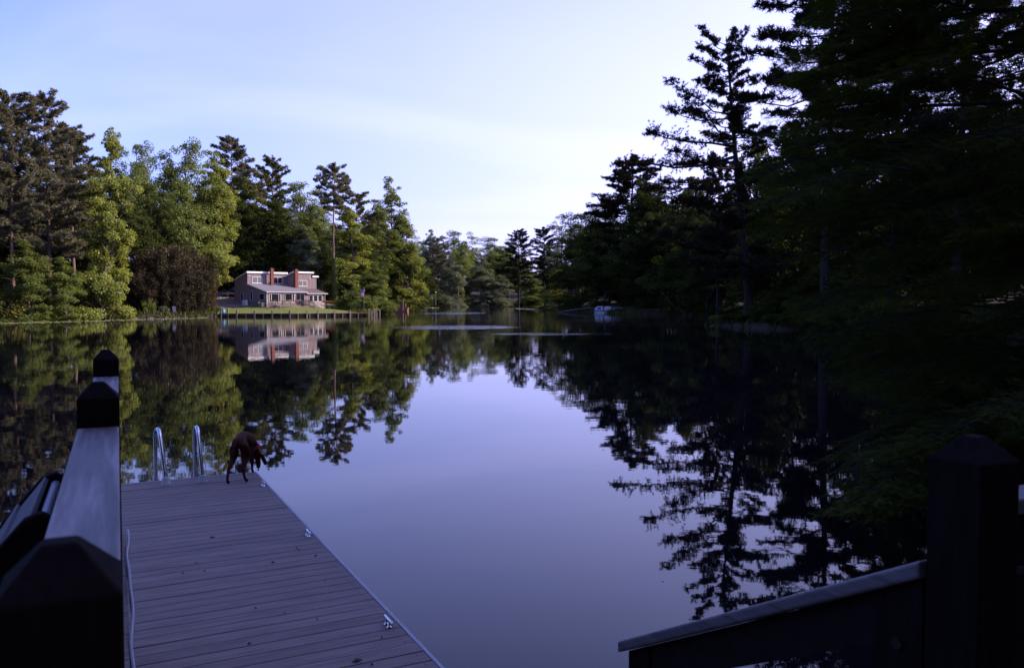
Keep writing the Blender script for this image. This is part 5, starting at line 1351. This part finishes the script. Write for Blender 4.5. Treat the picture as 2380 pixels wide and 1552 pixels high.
MB().box((0.02, 0, 0.98), (0.06, 0.9, 0.26)).build('grille', M['trim'], tk)
# stone edge of the drive
rg = np.random.default_rng(21)
for i in range(11):
    x_ = -53.6 + 0.34 * i; y_ = 151.6 + rg.normal() * 0.2
    b = MB(); r_ = rg.uniform(0.15, 0.32)
    P = unit(rg.normal(size=(14, 3))) * r_ * rg.uniform(0.75, 1.1, (14, 1)) * np.array([1.2, 1, 0.75])
    import bmesh
    bm = bmesh.new()
    for q in P: bm.verts.new(q)
    bmesh.ops.convex_hull(bm, input=bm.verts); me = bpy.data.meshes.new('edging_stone'); bm.to_mesh(me); bm.free(); me.materials.append(M['rock'])
    o = link('edging_stone', me); o.location = (x_, y_, hz(x_, y_) + r_ * 0.4); tag(o, 'pale stone edging the drive beside the truck', 'stone', 'stones edging the drive')

# ------------------------------------------------------------------ small things along the shores
g = ground_at(402.6, 738.3, 0.1)
sg = thing('tilted_sign', 'small pale board on a leaning stake at the left shore', 'sign', (g[0], g[1] + 0.4, 0.0), R(10)); sg.rotation_euler = (0, R(-9), R(10))
MB().b2((-0.04, -0.03, -0.8), (0.04, 0.03, 1.75)).build('stake', M['bark_grey'], sg)
MB().b2((-0.02, -0.05, 0.92), (0.42, -0.031, 1.72)).build('board', M['trim'], sg)
# floating debris, lily pads and white blooms along the left shore
rg = np.random.default_rng(17); P = []; fs = []; mi = []
def pad(x, y, r_, z, m_, n_=6):
    o_ = len(P)
    for k in range(n_): P.append((x + r_ * math.cos(6.283 * k / n_) * 1.0, y + r_ * math.sin(6.283 * k / n_), z))
    P.append((x, y, z + 0.25 * r_)); 
    for k in range(n_): fs.append((o_ + k, o_ + (k + 1) % n_, o_ + n_)); mi.append(m_)
def along(px0, px1, row0, row1, n_, rmin, rmax, m_, z=0.012):
    for k in range(n_):
        f = rg.random(); g_ = ground_at(px0 + (px1 - px0) * f, row0 + (row1 - row0) * f + rg.normal() * 0.9, 0)
        if shore_dist(np.array([g_[0]]), np.array([g_[1]]))[0] < 0.3: pad(g_[0], g_[1], rg.uniform(rmin, rmax), z, m_)
along(0, 480, 751.5, 738.5, 420, 0.08, 0.22, 0); along(940, 1020, 716, 714.5, 220, 0.12, 0.4, 0); along(1200, 1260, 717, 719, 130, 0.15, 0.4, 0)
along(280, 420, 741.2, 739.0, 16, 0.08, 0.14, 1, 0.09); along(950, 1010, 716.5, 715, 26, 0.12, 0.2, 1, 0.12); along(60, 110, 748.5, 747, 6, 0.10, 0.18, 1, 0.1)
tag(link('lily_pads', fast_mesh('lily_pads', np.array(P), np.array(fs), [M['lily'], M['lilyflower']], False, mi)), 'lily pads and white blooms floating along the shores', 'water plants', kind='stuff')
P = []; fs = []; mi = []
for k in range(80):
    yy = rg.uniform(6, 80); xx = rg.uniform(-0.42, 0.42) * yy
    if shore_dist(np.array([xx]), np.array([yy]))[0] < -1 and not (-6 < xx < 1 and yy < 12): pad(xx, yy, rg.uniform(0.008, 0.018) * (1 + yy / 40), 0.004, int(rg.random() < 0.3), 5)
tag(link('floating_leaves', fast_mesh('floating_leaves', np.array(P), np.array(fs), [M['dryleaf'], M['lily']], False, mi)), 'scattered leaf specks floating on the open water', 'floating leaves', kind='stuff')
# driftwood branch
g = ground_at(345, 739.2, 0.05)
tag(MB().tube([(g[0] - 2.2, g[1] - 0.4, 0.03), (g[0] - 0.9, g[1], 0.16), (g[0] + 0.2, g[1] + 0.1, 0.55), (g[0] + 1.3, g[1] + 0.1, 0.42), (g[0] + 2.3, g[1] - 0.3, 0.02)], [0.05, 0.07, 0.08, 0.08, 0.05], 7).build('driftwood_branch', M['bark_grey']), 'crooked driftwood branch at the left shore near the sign', 'branch')
g = ground_at(1305, 725.3, 0.02)
tag(MB().tube([(g[0] - 1.0, g[1] - 3, 0.02), (g[0] + 2.5, g[1] - 1.6, 0.55), (g[0] + 5.5, g[1] - 1.2, 0.9), (g[0] + 7.6, g[1] - 1.8, 0.85)], [0.09, 0.14, 0.12, 0.05], 7).build('fallen_log', M['bark_grey']), 'fallen bleached log on the right shore left of the boat', 'log')
# brick-red steps at the left shore bend
g = at(927, 722, 196); sz = 0.0
bs = thing('shore_steps', 'reddish brick steps with a seat wall at the left shore bend', 'steps', (g[0], g[1], 0), R(-8))
for i in range(4): MB().b2((-2.2 + 0.5 * i, -1.2 + 0.55 * i, -0.5), (2.4 - 0.1 * i, -0.6 + 0.55 * i, 0.28 + 0.22 * i)).build('step', M['clay'], bs)
MB().b2((-0.6, 0.9, 0.0), (1.4, 1.3, 1.9)).build('seat_wall', M['clay'], bs)
MB().b2((1.1, -0.9, 0.3), (1.3, -0.7, 2.6)).build('post', M['bark_grey'], bs)

# far dock with boards, flag and lamp post
g = ground_at(1018, 714.6, 0.0); fx, fy = g[0], g[1] - 2
fdk = thing('far_dock', 'dark wooden dock at the far left end of the lake', 'dock', (fx, fy, 0))
for i in range(24): MB().b2((-4.6 + 0.4 * i, -1.4, 0.72), (-4.6 + 0.4 * i + 0.38, 1.6, 0.80)).build('plank', M['dark_wood'], fdk)
for x_ in (-4.4, -2.2, 0.0, 2.2, 4.6): MB().b2((x_ - 0.12, -1.3, -1.4), (x_ + 0.12, -1.06, 0.7195)).build('pile', M['dark_wood'], fdk)
lp = thing('dock_lamp', 'thin pale lamp post on the far dock', 'lamp post', (fx - 0.6, fy, 0.802))
MB().tube([(0, 0, 0), (0, 0, 4.6)], 0.06, 8).build('pole', M['trim'], lp); MB().lathe((0, 0, 4.6), [(0.08, 0), (0.26, 0.08), (0.26, 0.2), (0.1, 0.3)], 10).build('head', M['white'], lp)
ff = thing('dock_flag', 'small faded flag on a short staff on the far dock', 'flag', (fx - 1.7, fy, 0.802))
MB().tube([(0, 0, 0), (0, 0, 3.9)], 0.035, 6).build('staff', M['greyplastic'], ff); flag(ff, 1.0, 1.7, 3.7, 0.9, 0.02)
for k, x_ in enumerate((-4.0, -2.9)):
    bd = thing('paddle_board', ['pale upright paddle board on the far dock, left one', 'pale upright paddle board on the far dock, right one'][k], 'paddle board', (fx - 1.2 + x_, fy + 1.0, 0.80), 0, 'paddle boards on the far dock')
    P = [(0.34 * math.sin(math.pi * min(1, f)) ** 0.5, 3.0 * f) for f in np.linspace(0.02, 0.98, 10)]
    MB().prism([(a, c) for a, c in P] + [(-a, c) for a, c in P[::-1]], -0.06, 0.06, 'y').build('board', M['trim'], bd); MB().b2((-0.03, -0.09, 0.3), (0.03, -0.06, 2.6)).build('stripe', M['boatblue'], bd)

# pontoon boat at the right shore
g = ground_at(1411, 727.2, 0.0)
pb = thing('pontoon_boat', 'white pontoon boat moored at the shaded right shore', 'boat', (g[0], g[1], 0), R(4))
for y_ in (-0.75, 0.75): MB().tube([(-2.6, y_, 0.20), (-2.3, y_, 0.16), (2.9, y_, 0.16)], [0.08, 0.27, 0.27], 12).build('pontoon', M['boatwhite'], pb)
MB().b2((-2.7, -1.15, 0.44), (2.95, 1.15, 0.52)).build('deck', M['boatblue'], pb)
for a, c, h_ in ((-2.6, -1.1, 0.85), (-0.85, 0.55, 0.78)):
    MB().prism([(a, 0.56), (a + (0.0), 0.56 + h_ * 0.6), (a + 0.35, 0.56 + h_), (c, 0.56 + h_), (c, 0.56)], -1.14, -1.08, 'y').build('fence_panel', M['boatwhite'], pb)
MB().b2((-2.2, -1.155, 0.78), (-1.5, -1.141, 1.15)).build('panel_inset', M['boatblue'], pb)
MB().b2((0.6, -1.14, 0.98), (2.9, -1.08, 1.05)).b2((0.6, -1.14, 0.60), (2.9, -1.08, 0.66)).build('rail', M['boatwhite'], pb)
for x_ in (0.62, 1.25, 1.7, 2.87): MB().b2((x_ - 0.05, -1.16, 0.08), (x_ + 0.05, -1.08, 1.05)).build('rail_post', M['boatwhite'], pb)
MB().b2((-2.5, 1.08, 0.54), (2.8, 1.14, 1.2)).build('far_fence', M['boatblue'], pb)
for x_, w_ in ((-1.9, 1.0), (1.6, 0.9)): MB().box((x_, 0.6, 0.78), (w_, 0.7, 0.5)).build('seat', M['boatwhite'], pb, bevel=0.05)
MB().box((-0.1, 0.1, 0.95), (0.5, 0.6, 0.85)).build('console', M['boatwhite'], pb, bevel=0.04)
MB().tube([(0.4, -1.0, 1.05), (1.0, -1.0, 1.45), (1.7, -1.0, 1.40), (2.5, -1.0, 1.12)], 0.06, 8).build('folded_canopy', M['boatblue'], pb)
MB().b2((2.9, -0.25, 0.1), (3.2, 0.25, 1.1)).build('outboard_motor', M['boatwhite'], pb, bevel=0.05)
# upturned red kayak on the right bank
g = at(1412, 702, 178)
hull(2.9, 0.75, 0.36, ('red', 'red'), 'kayak', 'red kayak lying among the dark trees behind the pontoon boat', 'kayak', (g[0] - 0.0, 178, hz(g[0], 178) + 0.25), R(20))
# bench at the right bank
g = at(1690, 729, 90)
bn = thing('garden_bench', 'dim bench under the trees right of the big leaning pine', 'bench', (g[0] + 1.5, 90, hz(g[0] + 1.5, 90)))
MB().b2((-0.9, -0.25, 0.45), (0.9, 0.25, 0.52)).build('seat', M['bark_grey'], bn)
for x_ in (-0.75, 0.75): MB().b2((x_ - 0.05, -0.2, -0.2), (x_ + 0.05, 0.2, 0.449)).build('leg', M['bark_grey'], bn)

# ------------------------------------------------------------------ near bald cypress: feathery sprays hanging in from the right
def make_spray(seed, Ln=2.3):
    rg = np.random.default_rng(seed)
    wd_ = MB(); tips = []; tri = []; tone = []
    main = [np.array([Ln * f, 0.10 * math.sin(f * 4 + seed), -0.20 * f * f * Ln + 0.05 * math.sin(f * 7)]) for f in np.linspace(0, 1, 8)]
    wd_.tube(main, [0.016, 0.014, 0.012, 0.010, 0.008, 0.006, 0.005, 0.003], 4, caps=False)
    def feather(p0, d_, L_, up_):
        n_ = max(5, int(L_ / 0.022)); sd_ = unit(np.cross(d_, up_)); tn = rg.uniform(0.75, 1.3)
        for i in range(n_):
            f = (i + 0.5) / n_; c = p0 + d_ * L_ * f - np.array([0, 0, 0.12 * L_ * f * f]); ll = 0.050 * (1 - 0.55 * f) * rg.uniform(0.8, 1.2)
            for s_ in (-1, 1):
                dd_ = unit(sd_ * s_ + d_ * 0.75 + rg.normal(size=3) * 0.12)
                tri.extend([c - d_ * 0.006, c + d_ * 0.006, c + dd_ * ll]); tone.extend([tn] * 3)
        tri.extend([p0 - sd_ * 0.002, p0 + sd_ * 0.002, p0 + d_ * L_ - np.array([0, 0, 0.12 * L_])]); tone.extend([0.6] * 3)
    mp_ = np.array(main)
    for i in range(26):
        f = 0.10 + 0.88 * i / 25; k_ = min(6, int(f * 7)); g_ = f * 7 - k_
        c = mp_[k_] * (1 - g_) + mp_[k_ + 1] * g_; ax2 = unit(mp_[k_ + 1] - mp_[k_])
        for s_ in (-1, 1):
            L2 = (0.62 * (1 - f) + 0.16) * rg.uniform(0.7, 1.15)
            d2 = unit(ax2 * 0.75 + np.array([0, s_ * 0.85, rg.normal() * 0.22 - 0.05]))
            e_ = c + d2 * L2 - np.array([0, 0, 0.15 * L2])
            if L2 > 0.3: wd_.tube([c, (c + e_) / 2 + np.array([0, 0, 0.03 * L2]), e_], [0.006, 0.004, 0.002], 3, caps=False)
            m_ = max(2, int(L2 / 0.07))
            for j in range(m_):
                h_ = (j + 0.6) / m_; cc = c + (e_ - c) * h_
                for s2 in (-1, 1):
                    d3 = unit(d2 * 0.8 + np.cross(d2, np.array([0, 0, 1.0])) * s2 * 0.8 + np.array([0, 0, rg.normal() * 0.25 + 0.02]))
                    feather(cc, d3, rg.uniform(0.09, 0.17) * (1.1 - 0.4 * h_), np.array([0, 0, 1.0]) + rg.normal(size=3) * 0.25)
            feather(e_, d2, 0.14, np.array([0, 0, 1.0]))
    V = np.array(tri); me = fast_mesh('spray_leaves', V, np.arange(len(V)).reshape(-1, 3), M['cypress_leaf'], False, None, np.array(tone))
    return wd_.mesh('spray_twigs', M['bark_dark']), me
SPR = [make_spray(100 + i) for i in range(5)]
CX, CYY = 12.0, 13.5
cyp = thing('bald_cypress', 'near bald cypress with feathery dark sprays hanging in from the right', 'tree', (CX, CYY, 0))
MB().tube([(0, 0, -1.0), (0, 0, 0.8), (0.1, 0, 6), (0.1, 0.1, 12), (0.2, 0, 18)], [0.75, 0.45, 0.33, 0.22, 0.04], 12).build('trunk', M['bark'], cyp)
EDGE = [(-160, 1930), (0, 1860), (100, 1800), (200, 1810), (300, 1780), (400, 1750), (500, 1722), (560, 1735), (620, 1795), (700, 1850), (760, 1875), (830, 1945), (900, 2010), (1000, 1995), (1060, 2010), (1120, 1900), (1200, 1880), (1260, 1935), (1330, 2060)]
def edge_x(y): return float(np.interp(y, [a[0] for a in EDGE], [a[1] for a in EDGE]))
rg = np.random.default_rng(55); limb_mb = MB()
roots = []
for i in range(250):
    y_ = rg.uniform(-420, 1150); f = rg.random()
    x_ = edge_x(y_) + (0 if f < 0.32 else (2470 - edge_x(y_)) * ((f - 0.32) / 0.68) ** 1.15) + rg.uniform(0, 40)
    Yd = rg.uniform(8.5, 15.5) if y_ < 900 else rg.uniform(7.5, 10.5)
    tip = at(x_, y_, Yd); tip = tip - np.array([CX, CYY, 0])
    if tip[2] < 0.22: tip[2] = 0.22
    src = np.array([0.05, 0.0, min(17.0, max(1.2, tip[2] + rg.uniform(-0.6, 1.6)))])
    d_ = tip - src; hd = math.hypot(d_[0], d_[1]); sc1 = rg.uniform(0.75, 1.15) * min(1.0, hd / 2.6)
    az = math.atan2(d_[1], d_[0]) + rg.normal() * 0.22; pitch = -rg.uniform(0.0, 0.22) + 0.10
    root = tip - np.array([math.cos(az), math.sin(az), 0]) * 2.3 * sc1 + np.array([0, 0, 0.22 * sc1])
    tm_, lm_ = SPR[i % 5]
    br = link('branch', tm_, cyp); br.location = root; br.rotation_euler = (rg.normal() * 0.25, -pitch * 0.3, az); br.scale = (sc1,) * 3
    lf_ = link('foliage', lm_, br)
    roots.append((root, src))
    if i % 4 == 0:
        mid = (root + src) / 2 + np.array([0, 0, -0.15 + rg.normal() * 0.15])
        limb_mb.tube([src, (src + mid) / 2 + np.array([0, 0, 0.12]), mid, (mid + root) / 2, root], [0.07, 0.055, 0.042, 0.03, 0.016], 6)
limb_mb.build('limbs', M['bark_dark'], cyp)
